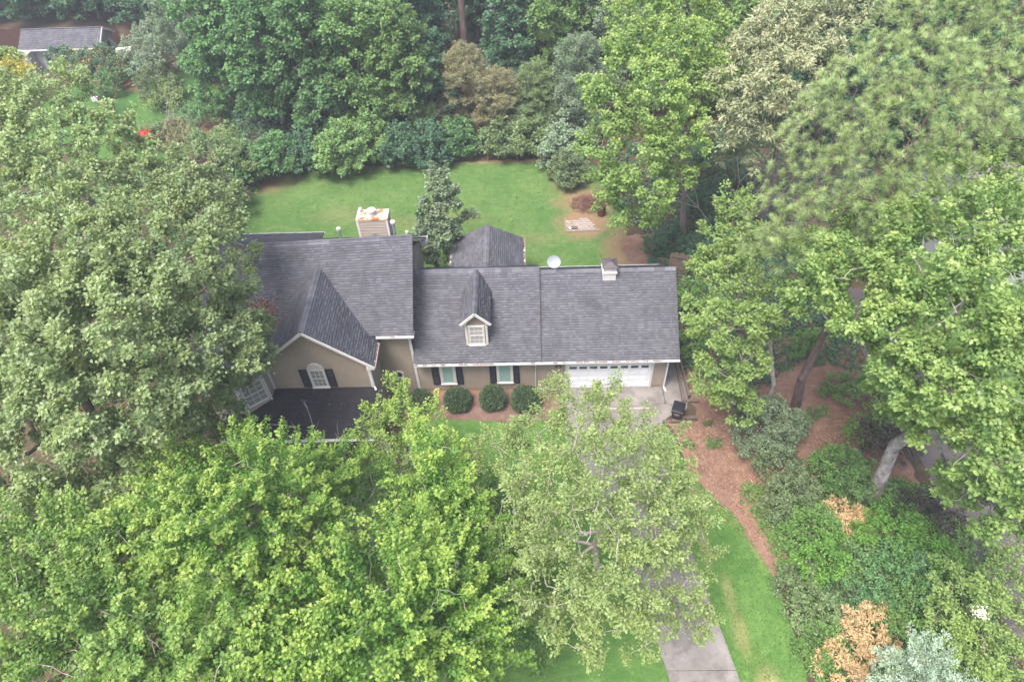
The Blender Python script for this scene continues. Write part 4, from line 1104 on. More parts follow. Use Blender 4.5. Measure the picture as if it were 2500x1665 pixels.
TREES = [
 {'n': 'oak_tree', 'label': 'grey-green oak at the left edge above the others, with paler yellowish top shoots', 'st': 'oak', 'cat': 'tree', 'lobes': [(-32.92, 13.86, 14.0, 1.3), (-28.84, 8.18, 14.5, 2.2), (-29.72, 13.49, 13.0, 1.7), (-25.19, 3.06, 14.5, 2.5), (-25.08, 7.89, 13.0, 1.9), (-22.96, 1.89, 13.5, 2.2), (-23.44, 6.83, 12.0, 1.5), (-29.31, 4.8, 14.5, 2.4), (-33.01, 11.76, 14.0, 1.8), (-26.68, 2.77, 13.5, 2.0)], 'base': (-27.71, 7.45, 0.0), 'tr': 0.4, 'seed': 11, 'twig': 0.15},
 {'n': 'oak_tree', 'label': 'large grey-green oak whose boughs reach over the left end of the main roof', 'st': 'oak', 'cat': 'tree', 'lobes': [(-20.56, 6.2, 11.5, 1.9), (-20.6, 2.11, 12.5, 1.9), (-17.93, 1.62, 12.0, 1.9), (-17.3, -3.93, 13.5, 2.4), (-16.42, -2.32, 11.5, 1.6), (-19.19, -2.75, 14.0, 2.2), (-15.65, -3.03, 10.5, 1.25), (-16.87, 1.55, 9.5, 0.8), (-15.26, -4.4, 9.0, 1.0), (-15.21, -2.39, 8.2, 0.65), (-15.93, -5.92, 11.0, 2.1), (-16.92, -7.55, 9.5, 2.0), (-16.53, -6.15, 8.0, 1.3), (-14.86, -4.52, 8.2, 0.5), (-18.51, 4.14, 9.5, 0.6), (-17.14, -7.3, 11.5, 1.9), (-16.72, -6.36, 6.8, 0.8), (-16.15, -5.45, 7.6, 0.6), (-17.21, -7.34, 6.8, 0.9)], 'base': (-21.5, 1.0, 0.0), 'tr': 0.45, 'seed': 12, 'twig': 0.18},
 {'n': 'oak_tree', 'label': 'broad grey-green oak filling the left edge beside the bright maples', 'st': 'oak', 'cat': 'tree', 'lobes': [(-25.0, -1.93, 13.5, 2.4), (-21.24, -4.31, 14.2, 2.4), (-22.45, -6.55, 13.2, 2.4), (-19.19, -7.73, 13.6, 2.5), (-18.07, -6.19, 13.2, 1.9), (-21.25, -9.0, 11.5, 2.3), (-18.45, -9.5, 11.5, 2.3), (-17.98, -9.43, 9.0, 1.7), (-22.78, -10.71, 9.5, 2.2), (-20.2, -10.96, 9.5, 2.2), (-19.03, -10.25, 8.0, 1.4), (-22.4, -11.94, 7.5, 1.5), (-25.58, -4.73, 13.0, 2.4), (-24.91, -8.3, 11.0, 2.4), (-19.72, -4.39, 13.5, 1.7), (-23.55, -11.6, 8.0, 1.7), (-21.95, -11.35, 7.5, 1.5), (-24.11, -12.49, 7.5, 1.6), (-20.3, -10.8, 7.2, 1.1)], 'base': (-21.48, -8.53, 0.0), 'tr': 0.42, 'seed': 13, 'twig': 0.18},
 {'n': 'maple_tree', 'label': 'tall bright green maple with yellow-green shoots below the black porch roof', 'st': 'maple', 'cat': 'tree', 'lobes': [(-12.25, -13.27, 11.5, 1.6), (-13.7, -14.31, 11.3, 1.7), (-10.91, -14.03, 11.0, 1.6), (-15.68, -14.58, 10.3, 1.6), (-11.73, -15.74, 12.2, 2.0), (-10.1, -15.23, 10.8, 1.6), (-11.03, -11.39, 8.6, 1.2), (-16.21, -10.93, 9.0, 1.1), (-13.23, -9.91, 8.6, 0.8), (-15.01, -9.48, 8.0, 0.8), (-15.63, -10.53, 8.5, 0.8), (-10.47, -10.39, 7.6, 1.1), (-12.01, -10.04, 7.6, 0.9), (-9.65, -10.46, 7.0, 1.0), (-14.14, -8.69, 7.8, 0.45), (-14.82, -8.54, 7.6, 0.4)], 'base': (-12.91, -11.72, 0.0), 'tr': 0.32, 'seed': 14, 'twig': 0.5},
 {'n': 'maple_tree', 'label': 'bright maple with yellow-tipped shoots at the bottom centre, right of the tall one', 'st': 'maple', 'cat': 'tree', 'lobes': [(-6.77, -14.87, 9.6, 1.4), (-5.41, -15.19, 9.2, 1.4), (-7.51, -16.91, 10.8, 1.7), (-5.74, -17.12, 10.2, 1.7), (-4.3, -16.59, 8.8, 1.4), (-9.13, -18.03, 11.3, 1.7), (-7.22, -18.72, 11.0, 1.8), (-5.27, -18.67, 9.6, 1.7), (-9.03, -19.55, 11.0, 1.6), (-4.03, -17.85, 7.8, 1.2), (-6.69, -19.81, 11.0, 1.5), (-3.97, -14.66, 7.6, 1.0)], 'base': (-6.26, -17.33, 0.0), 'tr': 0.3, 'seed': 15, 'twig': 0.55},
 {'n': 'maple_tree', 'label': 'bright green maple at the bottom left corner, with bare grey limbs showing in it', 'st': 'maple', 'cat': 'tree', 'lobes': [(-19.99, -14.86, 10.0, 1.7), (-18.25, -14.56, 10.0, 1.5), (-17.69, -16.65, 10.5, 1.7), (-15.77, -17.11, 10.5, 1.6), (-19.13, -17.58, 10.0, 1.8), (-16.66, -18.29, 10.0, 1.8), (-13.93, -18.32, 10.8, 1.6), (-11.76, -17.83, 11.2, 1.7), (-10.93, -19.17, 11.0, 1.5), (-14.72, -19.34, 10.0, 1.5), (-12.81, -19.62, 10.5, 1.5), (-21.56, -15.73, 9.5, 1.5), (-13.98, -16.29, 9.5, 1.1), (-18.7, -19.03, 9.5, 1.6)], 'base': (-16.13, -17.46, 0.0), 'tr': 0.3, 'seed': 16, 'twig': 0.5, 'den': 0.9, 'mat': 'leaf_maple_soft'},
 {'n': 'maple_tree', 'label': 'slim upright maple with pale yellow-green leaves between the bare bush and the birch', 'st': 'maple', 'cat': 'tree', 'lobes': [(-6.05, -10.51, 9.3, 0.7), (-5.81, -11.43, 8.5, 0.85), (-6.85, -11.31, 8.0, 0.7), (-5.34, -12.09, 7.6, 0.95), (-6.39, -12.35, 7.4, 0.9), (-4.77, -12.45, 6.8, 0.8), (-6.41, -8.88, 8.8, 0.45)], 'base': (-5.95, -11.29, 0.0), 'tr': 0.14, 'seed': 17, 'twig': 0.5, 'den': 1.1},
 {'n': 'maple_tree', 'label': 'small yellow-green tree at the right corner of the black porch roof', 'st': 'lime', 'cat': 'tree', 'lobes': [(-8.81, -5.0, 6.3, 0.55), (-8.26, -5.95, 5.8, 0.8), (-9.69, -6.01, 5.4, 0.75), (-7.1, -6.58, 5.4, 0.9), (-8.25, -7.16, 5.0, 1.0), (-6.35, -7.44, 5.0, 0.85), (-9.37, -7.12, 4.6, 0.9), (-10.13, -6.46, 4.4, 0.6), (-5.56, -7.8, 4.4, 0.8), (-7.2, -8.13, 4.4, 0.9), (-9.09, -8.21, 4.2, 0.9)], 'base': (-8.16, -6.9, 0.0), 'tr': 0.14, 'seed': 18, 'twig': 0.4},
 {'n': 'birch_tree', 'label': 'airy pale green birch with white branches spreading over the driveway', 'st': 'birch', 'cat': 'tree', 'lobes': [(1.22, -6.74, 8.2, 0.65), (-0.78, -6.34, 7.6, 0.75), (0.14, -8.95, 9.0, 1.2), (1.94, -9.18, 8.8, 0.95), (-1.84, -8.87, 8.0, 1.1), (-3.54, -9.32, 7.4, 1.1), (0.23, -12.68, 11.0, 1.6), (-1.45, -12.35, 9.6, 1.5), (2.39, -11.8, 9.5, 1.3), (-3.16, -11.69, 7.5, 1.3), (-0.43, -15.11, 11.2, 1.7), (1.66, -14.32, 10.2, 1.5), (3.35, -12.79, 8.6, 1.0), (3.84, -13.73, 7.6, 0.8), (-1.45, -16.12, 9.4, 1.5), (0.57, -16.31, 9.8, 1.5), (2.69, -15.23, 8.3, 1.2), (-2.48, -14.18, 8.0, 1.2), (-0.71, -17.08, 8.0, 1.1), (1.5, -16.62, 7.5, 1.0), (3.5, -15.8, 6.5, 0.8), (-2.21, -16.16, 6.8, 0.9), (3.85, -8.67, 7.2, 0.6), (4.96, -11.64, 6.8, 0.4)], 'base': (0.57, -12.57, 0.0), 'tr': 0.26, 'seed': 19, 'twig': 1.0, 'den': 1.0},
 {'n': 'understory_shrub', 'label': 'shady dark green shrub under the gap between the maples and the birch', 'st': 'small', 'cat': 'shrub', 'lobes': [(-3.69, -11.02, 3.6, 1.3), (-4.34, -8.89, 3.4, 1.1), (-3.11, -13.01, 3.0, 1.2), (-4.13, -11.38, 2.6, 1.2), (-4.97, -9.58, 3.0, 1.1), (-2.22, -15.63, 3.0, 1.1), (-3.48, -15.08, 3.0, 1.0)], 'base': (-3.71, -12.08, 0.0), 'tr': 0.1, 'seed': 20, 'mat': 'leaf_shrub', 'zmin': 0.1},
 {'n': 'maple_tree', 'label': 'great bright green tree with a pale mottled trunk filling the right edge', 'st': 'tulip', 'cat': 'tree', 'lobes': [(10.49, -3.22, 12.5, 1.3), (12.16, -2.75, 13.5, 1.6), (14.95, -0.73, 13.5, 1.6), (18.04, 1.12, 13.5, 1.7), (20.99, 3.15, 13.5, 1.3), (10.48, -6.7, 14.0, 1.9), (9.82, -5.36, 12.0, 1.2), (12.34, -6.14, 15.2, 2.0), (15.27, -4.98, 15.2, 2.1), (10.94, -8.97, 14.0, 1.9), (10.9, -7.05, 11.8, 0.9), (12.34, -9.31, 15.4, 2.1), (14.89, -8.34, 15.0, 2.0), (11.78, -10.19, 13.0, 1.7), (12.85, -11.22, 14.0, 2.0), (14.53, -11.24, 13.5, 1.8), (12.77, -11.63, 11.8, 1.5), (13.91, -12.87, 12.0, 1.8), (14.46, -13.31, 9.5, 1.3), (14.27, -12.1, 9.0, 0.9), (13.83, -9.77, 10.0, 1.0), (15.59, -13.4, 9.0, 1.2), (12.03, -9.27, 10.8, 1.0), (13.35, -9.25, 9.6, 0.9), (12.27, -9.17, 12.0, 1.2), (13.65, -2.17, 12.5, 1.2), (10.34, -2.43, 10.5, 0.7), (19.47, -2.5, 14.0, 2.0), (15.77, -9.74, 14.0, 2.0)], 'base': (15.35, -7.66, 0.0), 'tr': 0.37, 'seed': 21, 'twig': 0.3},
 {'n': 'poplar_tree', 'label': 'slender mid-green tree with drooping foliage close to the right end of the garage', 'st': 'small', 'cat': 'tree', 'lobes': [(8.81, 4.0, 10.2, 1.0), (8.07, 2.74, 9.2, 1.1), (9.25, 1.99, 9.2, 1.0), (7.48, 1.15, 8.2, 1.1), (8.42, -0.31, 8.6, 1.4), (6.93, -0.51, 7.0, 0.9), (7.43, -3.01, 8.0, 1.4), (8.91, -2.47, 8.0, 1.1), (6.52, -0.86, 6.4, 0.6), (7.24, -4.04, 6.3, 1.3), (8.37, -3.63, 6.6, 1.1), (9.59, -1.84, 6.2, 0.6), (8.04, -4.9, 4.6, 1.1), (7.3, -3.33, 4.4, 0.8), (8.38, 2.04, 8.0, 0.9)], 'base': (11.65, -1.34, 0.0), 'tr': 0.14, 'seed': 22, 'twig': 0.3, 'mat': 'leaf_lightmid'},
 {'n': 'pine_tree', 'label': 'huge long-needled pine with a straight brown trunk rising from the red mulch', 'st': 'pine', 'cat': 'tree', 'lobes': [(9.53, -2.38, 12.8, 1.7), (9.26, -0.52, 12.8, 1.4), (10.37, -2.73, 14.0, 2.0), (11.07, -2.4, 15.5, 2.1), (10.45, 0.06, 14.0, 1.9), (11.05, -0.32, 16.0, 2.1), (11.86, -2.55, 17.0, 2.2), (11.05, 2.24, 15.5, 1.7), (11.32, -0.69, 18.0, 2.2), (12.31, -2.88, 18.5, 2.2), (12.22, -0.86, 19.5, 2.2), (13.18, -2.48, 19.8, 2.2), (11.8, 1.76, 18.0, 1.6), (11.87, -3.99, 16.0, 1.7), (13.31, -3.5, 17.0, 1.6), (9.75, -1.16, 11.0, 0.9), (10.91, -1.6, 10.0, 0.9), (8.77, -0.17, 11.0, 0.9), (11.6, -2.17, 10.5, 0.8), (14.75, -2.17, 18.0, 1.5)], 'base': (13.13, -1.69, 0.0), 'tr': 0.25, 'seed': 23},
 {'n': 'pine_tree', 'label': 'second long-needled pine in the upper right corner, behind the huge pine', 'st': 'pine', 'cat': 'tree', 'lobes': [(16.36, 4.61, 19.0, 2.4), (18.34, 4.46, 19.0, 2.3), (15.88, 6.75, 18.5, 2.0), (17.39, 2.57, 18.0, 2.2), (19.16, 2.68, 17.5, 2.0), (19.05, 2.07, 16.0, 1.8), (20.22, 5.5, 18.5, 2.0), (16.98, 6.22, 20.0, 2.0), (15.07, 6.78, 17.5, 1.4), (20.78, 1.85, 15.0, 1.6)], 'base': (20.5, 6.5, 0.0), 'tr': 0.3, 'seed': 24},
 {'n': 'sweetgum_tree', 'label': 'tall bright green tree at the right side of the back lawn', 'st': 'gum', 'cat': 'tree', 'lobes': [(4.79, 15.89, 14.8, 1.9), (7.43, 16.44, 15.0, 2.0), (3.79, 13.04, 13.8, 1.8), (6.41, 12.56, 14.2, 2.1), (9.0, 15.65, 14.0, 1.7), (3.02, 11.42, 12.0, 1.6), (5.2, 9.94, 13.0, 2.0), (8.05, 12.15, 12.8, 1.7), (2.48, 10.84, 9.8, 1.3), (4.06, 8.81, 11.0, 1.8), (6.89, 9.59, 11.0, 1.7), (3.13, 9.39, 8.0, 1.3), (4.9, 7.87, 9.0, 1.6), (7.36, 9.07, 9.0, 1.1), (2.5, 10.93, 7.6, 0.9), (4.27, 8.55, 6.0, 1.0), (2.98, 9.39, 6.4, 0.8), (5.54, 8.41, 6.4, 0.9), (8.98, 11.39, 11.0, 1.0), (2.46, 15.84, 10.5, 1.0)], 'base': (9.3, 13.9, 0.0), 'tr': 0.24, 'seed': 25, 'twig': 0.35},
 {'n': 'chestnut_tree', 'label': 'pale beige-green chestnut in flower behind the bright tree and the pine', 'st': 'chest', 'cat': 'tree', 'lobes': [(11.4, 13.76, 14.0, 1.9), (10.03, 11.14, 13.0, 1.8), (13.45, 15.37, 14.5, 2.0), (12.08, 11.04, 13.5, 1.9), (9.68, 9.91, 11.0, 1.3), (11.17, 10.39, 11.5, 1.5), (16.05, 16.39, 14.5, 1.9), (14.72, 13.51, 13.5, 1.7), (12.77, 10.38, 12.0, 1.3), (18.69, 18.1, 14.5, 1.8), (10.69, 10.29, 9.0, 0.9), (12.56, 10.48, 10.0, 1.0), (9.64, 13.39, 11.0, 0.9)], 'base': (15.5, 16.0, 0.0), 'tr': 0.28, 'seed': 26},
 {'n': 'pear_tree', 'label': 'dark grey-green tree standing alone behind the rear wing on the back lawn', 'st': 'pear', 'cat': 'tree', 'lobes': [(-7.88, 11.9, 7.2, 0.55), (-7.75, 11.18, 6.6, 0.75), (-8.34, 10.53, 5.4, 0.85), (-7.3, 10.95, 5.4, 0.75), (-7.92, 10.35, 5.0, 0.8), (-8.08, 9.79, 4.2, 1.05), (-9.12, 9.67, 3.6, 0.72), (-7.05, 10.73, 3.6, 0.6), (-8.01, 9.49, 2.6, 0.9), (-9.29, 9.56, 2.2, 0.5), (-6.33, 11.85, 3.8, 0.3), (-7.06, 11.76, 6.0, 0.35), (-5.84, 12.07, 3.8, 0.2)], 'base': (-8.6, 10.9, 0.0), 'tr': 0.12, 'seed': 27, 'twig': 0.3, 'den': 2.0},
 {'n': 'holly_shrub', 'label': 'large rounded dark green holly between the mulch path and the brown pine trunk', 'st': 'shrub', 'cat': 'shrub', 'lobes': [(10.63, -4.08, 1.7, 1.45), (9.71, -4.63, 1.3, 1.01), (11.64, -3.89, 1.4, 1.09), (10.82, -4.8, 1.1, 1.09), (10.51, -3.52, 1.8, 1.01)], 'base': (10.66, -4.18, 0.0), 'tr': 0.06, 'seed': 28, 'zmin': 0.03, 'mat': 'leaf_pear', 'den': 1.2},
 {'n': 'azalea_shrub', 'label': 'grey-green azalea bush directly below the large holly', 'st': 'shrub', 'cat': 'shrub', 'lobes': [(10.79, -6.1, 1.0, 1.15), (11.22, -6.7, 0.9, 0.92), (10.66, -5.35, 0.9, 0.8)], 'base': (10.89, -6.05, 0.0), 'tr': 0.06, 'seed': 29, 'zmin': 0.03, 'mat': 'leaf_azalea'},
 {'n': 'azalea_shrub', 'label': 'grey-green azalea with orange dying tips, lowest of the azaleas by the mulch', 'st': 'shrub', 'cat': 'shrub', 'lobes': [(10.84, -8.02, 1.0, 1.1), (10.32, -8.52, 0.8, 0.88), (11.5, -7.73, 0.9, 0.88)], 'base': (10.89, -8.09, 0.0), 'tr': 0.06, 'seed': 30, 'zmin': 0.03, 'mat': 'leaf_azalea'},
 {'n': 'loropetalum_shrub', 'label': 'dark purple-black leaved shrub behind the pale mottled trunk', 'st': 'shrub', 'cat': 'shrub', 'lobes': [(16.97, -4.65, 1.3, 1.3), (17.26, -5.42, 1.0, 1.04), (16.4, -5.26, 1.0, 0.91), (17.69, -3.95, 1.3, 0.78)], 'base': (17.08, -4.82, 0.0), 'tr': 0.06, 'seed': 31, 'zmin': 0.03, 'mat': 'leaf_dark'},
 {'n': 'loropetalum_shrub', 'label': 'dark brown dying shrub beside the strip of road', 'st': 'shrub', 'cat': 'shrub', 'lobes': [(17.31, -9.57, 1.2, 1.35), (16.84, -9.1, 1.0, 1.08), (17.78, -9.99, 0.9, 0.94)], 'base': (17.31, -9.55, 0.0), 'tr': 0.06, 'seed': 32, 'zmin': 0.03, 'mat': 'leaf_dark'},
 {'n': 'withered_plant', 'label': 'yellow-tan withered plant below the azaleas, the upper one', 'st': 'blade', 'cat': 'shrub', 'lobes': [(13.1, -8.88, 0.8, 0.8), (13.08, -9.59, 0.8, 0.56), (12.6, -9.11, 0.8, 0.48)], 'base': (12.93, -9.19, 0.0), 'tr': 0.06, 'seed': 33, 'zmin': 0.03, 'mat': None},
 {'n': 'withered_plant', 'label': 'yellow-tan withered plant sprawling beside the dark brown shrub', 'st': 'blade', 'cat': 'shrub', 'lobes': [(14.12, -9.72, 0.85, 0.95), (13.34, -9.92, 0.8, 0.66), (14.62, -9.91, 0.75, 0.57)], 'base': (14.03, -9.85, 0.0), 'tr': 0.06, 'seed': 34, 'zmin': 0.03, 'mat': None},
 {'n': 'withered_plant', 'label': 'largest straw coloured withered plant, above the pale blue-green conifer', 'st': 'blade', 'cat': 'shrub', 'lobes': [(12.64, -14.66, 0.8, 1.2), (11.68, -15.36, 0.7, 0.96), (13.34, -13.87, 0.7, 0.84), (10.93, -16.05, 0.6, 0.96)], 'base': (12.15, -14.98, 0.0), 'tr': 0.06, 'seed': 35, 'zmin': 0.03, 'mat': None},
 {'n': 'shrub', 'label': 'low green bush at the near edge of the bare mulch clearing', 'st': 'shrub', 'cat': 'shrub', 'lobes': [(13.7, -6.55, 1.0, 1.2), (12.99, -6.61, 0.7, 0.9), (14.57, -6.59, 0.7, 0.9), (13.99, -5.75, 0.9, 0.96)], 'base': (13.81, -6.38, 0.0), 'tr': 0.06, 'seed': 36, 'zmin': 0.03, 'mat': 'leaf_shrub'},
 {'n': 'shrub', 'label': 'pale green bush at the foot of the mottled trunk', 'st': 'shrub', 'cat': 'shrub', 'lobes': [(14.75, -7.54, 0.9, 1.0), (14.05, -7.6, 0.6, 0.75), (15.61, -7.58, 0.6, 0.75), (15.04, -6.77, 0.8, 0.8)], 'base': (14.86, -7.37, 0.0), 'tr': 0.06, 'seed': 37, 'zmin': 0.03, 'mat': 'leaf_mid'},
 {'n': 'shrub', 'label': 'green bush just below the orange-tipped azalea', 'st': 'shrub', 'cat': 'shrub', 'lobes': [(11.56, -9.78, 0.9, 1.1), (10.88, -9.84, 0.6, 0.83), (12.37, -9.82, 0.6, 0.83), (11.79, -9.07, 0.8, 0.88)], 'base': (11.65, -9.63, 0.0), 'tr': 0.06, 'seed': 38, 'zmin': 0.03, 'mat': 'leaf_shrub'},
 {'n': 'shrub', 'label': 'low bright green ground shrub left of the long grassy gap', 'st': 'shrub', 'cat': 'shrub', 'lobes': [(11.63, -11.5, 1.0, 1.2), (10.99, -11.57, 0.7, 0.9), (12.43, -11.55, 0.7, 0.9), (11.86, -10.85, 0.9, 0.96)], 'base': (11.73, -11.37, 0.0), 'tr': 0.06, 'seed': 39, 'zmin': 0.03, 'mat': 'leaf_bright'},
 {'n': 'shrub', 'label': 'bright yellow-green bush left of the dark brown dying shrub', 'st': 'shrub', 'cat': 'shrub', 'lobes': [(14.78, -10.64, 1.6, 1.5), (14.15, -10.7, 1.3, 1.12), (15.59, -10.68, 1.3, 1.12), (15.06, -9.96, 1.5, 1.2)], 'base': (14.9, -10.5, 0.0), 'tr': 0.06, 'seed': 40, 'zmin': 0.03, 'mat': 'leaf_bright'},
 {'n': 'shrub', 'label': 'bright green bush right below the dark brown dying shrub', 'st': 'shrub', 'cat': 'shrub', 'lobes': [(16.37, -11.13, 1.2, 1.2), (15.75, -11.19, 0.9, 0.9), (17.19, -11.17, 0.9, 0.9), (16.68, -10.46, 1.1, 0.96)], 'base': (16.5, -10.99, 0.0), 'tr': 0.06, 'seed': 41, 'zmin': 0.03, 'mat': 'leaf_bright'},
 {'n': 'shrub', 'label': 'mid green bush below the sprawling withered plant', 'st': 'shrub', 'cat': 'shrub', 'lobes': [(13.35, -11.53, 1.0, 1.2), (12.72, -11.6, 0.7, 0.9), (14.15, -11.58, 0.7, 0.9), (13.61, -10.87, 0.9, 0.96)], 'base': (13.46, -11.4, 0.0), 'tr': 0.06, 'seed': 42, 'zmin': 0.03, 'mat': 'leaf_mid'},
 {'n': 'shrub', 'label': 'dark green bush in the middle of the lower right thicket', 'st': 'shrub', 'cat': 'shrub', 'lobes': [(14.29, -12.6, 1.5, 1.5), (13.68, -12.67, 1.2, 1.12), (15.07, -12.65, 1.2, 1.12), (14.55, -11.98, 1.4, 1.2)], 'base': (14.4, -12.48, 0.0), 'tr': 0.06, 'seed': 43, 'zmin': 0.03, 'mat': 'leaf_vine'},
 {'n': 'shrub', 'label': 'green bush left of the largest withered plant', 'st': 'shrub', 'cat': 'shrub', 'lobes': [(12.28, -12.95, 0.7, 0.9), (11.78, -13.15, 0.5, 0.63), (12.95, -12.63, 0.5, 0.63)], 'base': (12.34, -12.91, 0.0), 'tr': 0.06, 'seed': 44, 'zmin': 0.03, 'mat': 'leaf_vine'},
 {'n': 'shrub', 'label': 'olive ground shrub at the right edge of the grass strip', 'st': 'shrub', 'cat': 'shrub', 'lobes': [(10.72, -13.6, 0.6, 1.0), (10.1, -13.67, 0.3, 0.75), (11.49, -13.65, 0.3, 0.75), (10.93, -13.0, 0.5, 0.8)], 'base': (10.81, -13.48, 0.0), 'tr': 0.06, 'seed': 45, 'zmin': 0.03, 'mat': 'leaf_olive'},
 {'n': 'shrub', 'label': 'green shrub at the right edge of the grass strip near the bottom', 'st': 'shrub', 'cat': 'shrub', 'lobes': [(10.69, -15.32, 0.6, 1.0), (10.09, -15.4, 0.3, 0.75), (11.43, -15.37, 0.3, 0.75), (10.89, -14.76, 0.5, 0.8)], 'base': (10.78, -15.21, 0.0), 'tr': 0.06, 'seed': 46, 'zmin': 0.03, 'mat': 'leaf_shrub'},
 {'n': 'shrub', 'label': 'bush between the largest withered plant and the flowering myrtle', 'st': 'shrub', 'cat': 'shrub', 'lobes': [(14.53, -13.99, 1.5, 1.4), (13.95, -14.06, 1.2, 1.05), (15.3, -14.04, 1.2, 1.05), (14.79, -13.41, 1.4, 1.12)], 'base': (14.64, -13.88, 0.0), 'tr': 0.06, 'seed': 47, 'zmin': 0.03, 'mat': 'leaf_shrub'},
 {'n': 'shrub', 'label': 'low sparse shrub where the mulch path ends', 'st': 'shrub', 'cat': 'shrub', 'lobes': [(10.28, -12.11, 0.5, 0.8), (9.76, -12.32, 0.3, 0.56), (10.94, -11.78, 0.3, 0.56)], 'base': (10.33, -12.07, 0.0), 'tr': 0.06, 'seed': 48, 'zmin': 0.03, 'mat': 'leaf_olive'},
 {'n': 'shrub', 'label': 'bush beside the lower end of the road strip', 'st': 'shrub', 'cat': 'shrub', 'lobes': [(17.96, -11.09, 1.3, 1.1), (17.36, -11.15, 1.0, 0.83), (18.79, -11.13, 1.0, 0.83), (18.29, -10.43, 1.2, 0.88)], 'base': (18.1, -10.95, 0.0), 'tr': 0.06, 'seed': 49, 'zmin': 0.03, 'mat': 'leaf_mid'},
 {'n': 'shrub', 'label': 'shaded green bush against the garage gable end, the farther one', 'st': 'shrub', 'cat': 'shrub', 'lobes': [(8.44, 6.36, 0.9, 1.0), (7.49, 6.29, 0.6, 0.75), (9.47, 6.31, 0.6, 0.75), (8.68, 7.61, 0.8, 0.8)], 'base': (8.52, 6.64, 0.0), 'tr': 0.06, 'seed': 50, 'zmin': 0.03, 'mat': 'leaf_shrub'},
 {'n': 'shrub', 'label': 'shaded green bush against the garage gable end, the nearer one', 'st': 'shrub', 'cat': 'shrub', 'lobes': [(7.68, 2.66, 0.8, 0.8), (6.99, 2.35, 0.6, 0.56), (8.49, 3.25, 0.6, 0.56)], 'base': (7.72, 2.75, 0.0), 'tr': 0.06, 'seed': 51, 'zmin': 0.03, 'mat': 'leaf_shrub'},
 {'n': 'shrub', 'label': 'dark ivy-like bush behind the pale fence boards', 'st': 'shrub', 'cat': 'shrub', 'lobes': [(10.1, 10.48, 1.0, 1.2), (9.1, 10.41, 0.7, 0.9), (11.19, 10.43, 0.7, 0.9), (10.39, 11.89, 0.9, 0.96)], 'base': (10.2, 10.8, 0.0), 'tr': 0.06, 'seed': 52, 'zmin': 0.03, 'mat': 'leaf_deep'},
 {'n': 'shrub', 'label': 'dark green bush under the slender tree beyond the garage', 'st': 'shrub', 'cat': 'shrub', 'lobes': [(10.74, 11.37, 1.4, 1.4), (9.73, 11.3, 1.1, 1.05), (11.83, 11.32, 1.1, 1.05), (11.04, 12.82, 1.3, 1.12)], 'base': (10.84, 11.7, 0.0), 'tr': 0.06, 'seed': 53, 'zmin': 0.03, 'mat': 'leaf_deep'},
 {'n': 'shrub', 'label': 'dark groundcover bush at the foot of the tall bright tree', 'st': 'shrub', 'cat': 'shrub', 'lobes': [(8.02, 12.56, 0.7, 1.0), (6.97, 12.48, 0.4, 0.75), (9.14, 12.49, 0.4, 0.75), (8.27, 14.05, 0.6, 0.8)], 'base': (8.1, 12.9, 0.0), 'tr': 0.06, 'seed': 54, 'zmin': 0.03, 'mat': 'leaf_deep'},
 {'n': 'shrub', 'label': 'dark shaded bush between the tall bright tree and the pine', 'st': 'shrub', 'cat': 'shrub', 'lobes': [(11.57, 15.68, 1.5, 1.6), (10.49, 15.6, 1.2, 1.2), (12.72, 15.61, 1.2, 1.2), (11.9, 17.31, 1.4, 1.28)], 'base': (11.67, 16.05, 0.0), 'tr': 0.06, 'seed': 55, 'zmin': 0.03, 'mat': 'leaf_deep'},
 {'n': 'shrub', 'label': 'deep shaded thicket bush under the chestnut', 'st': 'shrub', 'cat': 'shrub', 'lobes': [(12.64, 19.92, 2.0, 2.0), (11.51, 19.84, 1.7, 1.5), (13.85, 19.85, 1.7, 1.5), (13.02, 21.75, 1.9, 1.6)], 'base': (12.76, 20.34, 0.0), 'tr': 0.06, 'seed': 56, 'zmin': 0.03, 'mat': 'leaf_deep'},
 {'n': 'shrub', 'label': 'bush behind the brown pine trunk', 'st': 'shrub', 'cat': 'shrub', 'lobes': [(14.53, 2.28, 1.0, 0.8), (13.85, 1.99, 0.8, 0.56), (15.42, 2.87, 0.8, 0.56)], 'base': (14.6, 2.38, 0.0), 'tr': 0.06, 'seed': 57, 'zmin': 0.03, 'mat': 'leaf_shrub'},
 {'n': 'shrub', 'label': 'small bush beyond the mulch clearing', 'st': 'shrub', 'cat': 'shrub', 'lobes': [(15.76, -0.63, 0.8, 0.7), (15.11, -0.91, 0.6, 0.49), (16.62, -0.1, 0.6, 0.49)], 'base': (15.83, -0.55, 0.0), 'tr': 0.06, 'seed': 58, 'zmin': 0.03, 'mat': 'leaf_mid'},
 {'n': 'shrub', 'label': 'green sapling at the far right of the mulch clearing', 'st': 'shrub', 'cat': 'shrub', 'lobes': [(16.84, -1.85, 1.5, 1.1), (16.08, -1.91, 1.2, 0.83), (17.78, -1.88, 1.2, 0.83), (17.2, -0.9, 1.4, 0.88)], 'base': (16.98, -1.64, 0.0), 'tr': 0.06, 'seed': 59, 'zmin': 0.03, 'mat': 'leaf_mid'},
 {'n': 'shrub', 'label': 'tiny green bush at the foot of the brown pine trunk', 'st': 'shrub', 'cat': 'shrub', 'lobes': [(13.6, -2.62, 0.4, 0.38), (12.97, -2.88, 0.2, 0.27), (14.42, -2.12, 0.2, 0.27)], 'base': (13.66, -2.54, 0.0), 'tr': 0.06, 'seed': 60, 'zmin': 0.03, 'mat': 'leaf_shrub'},
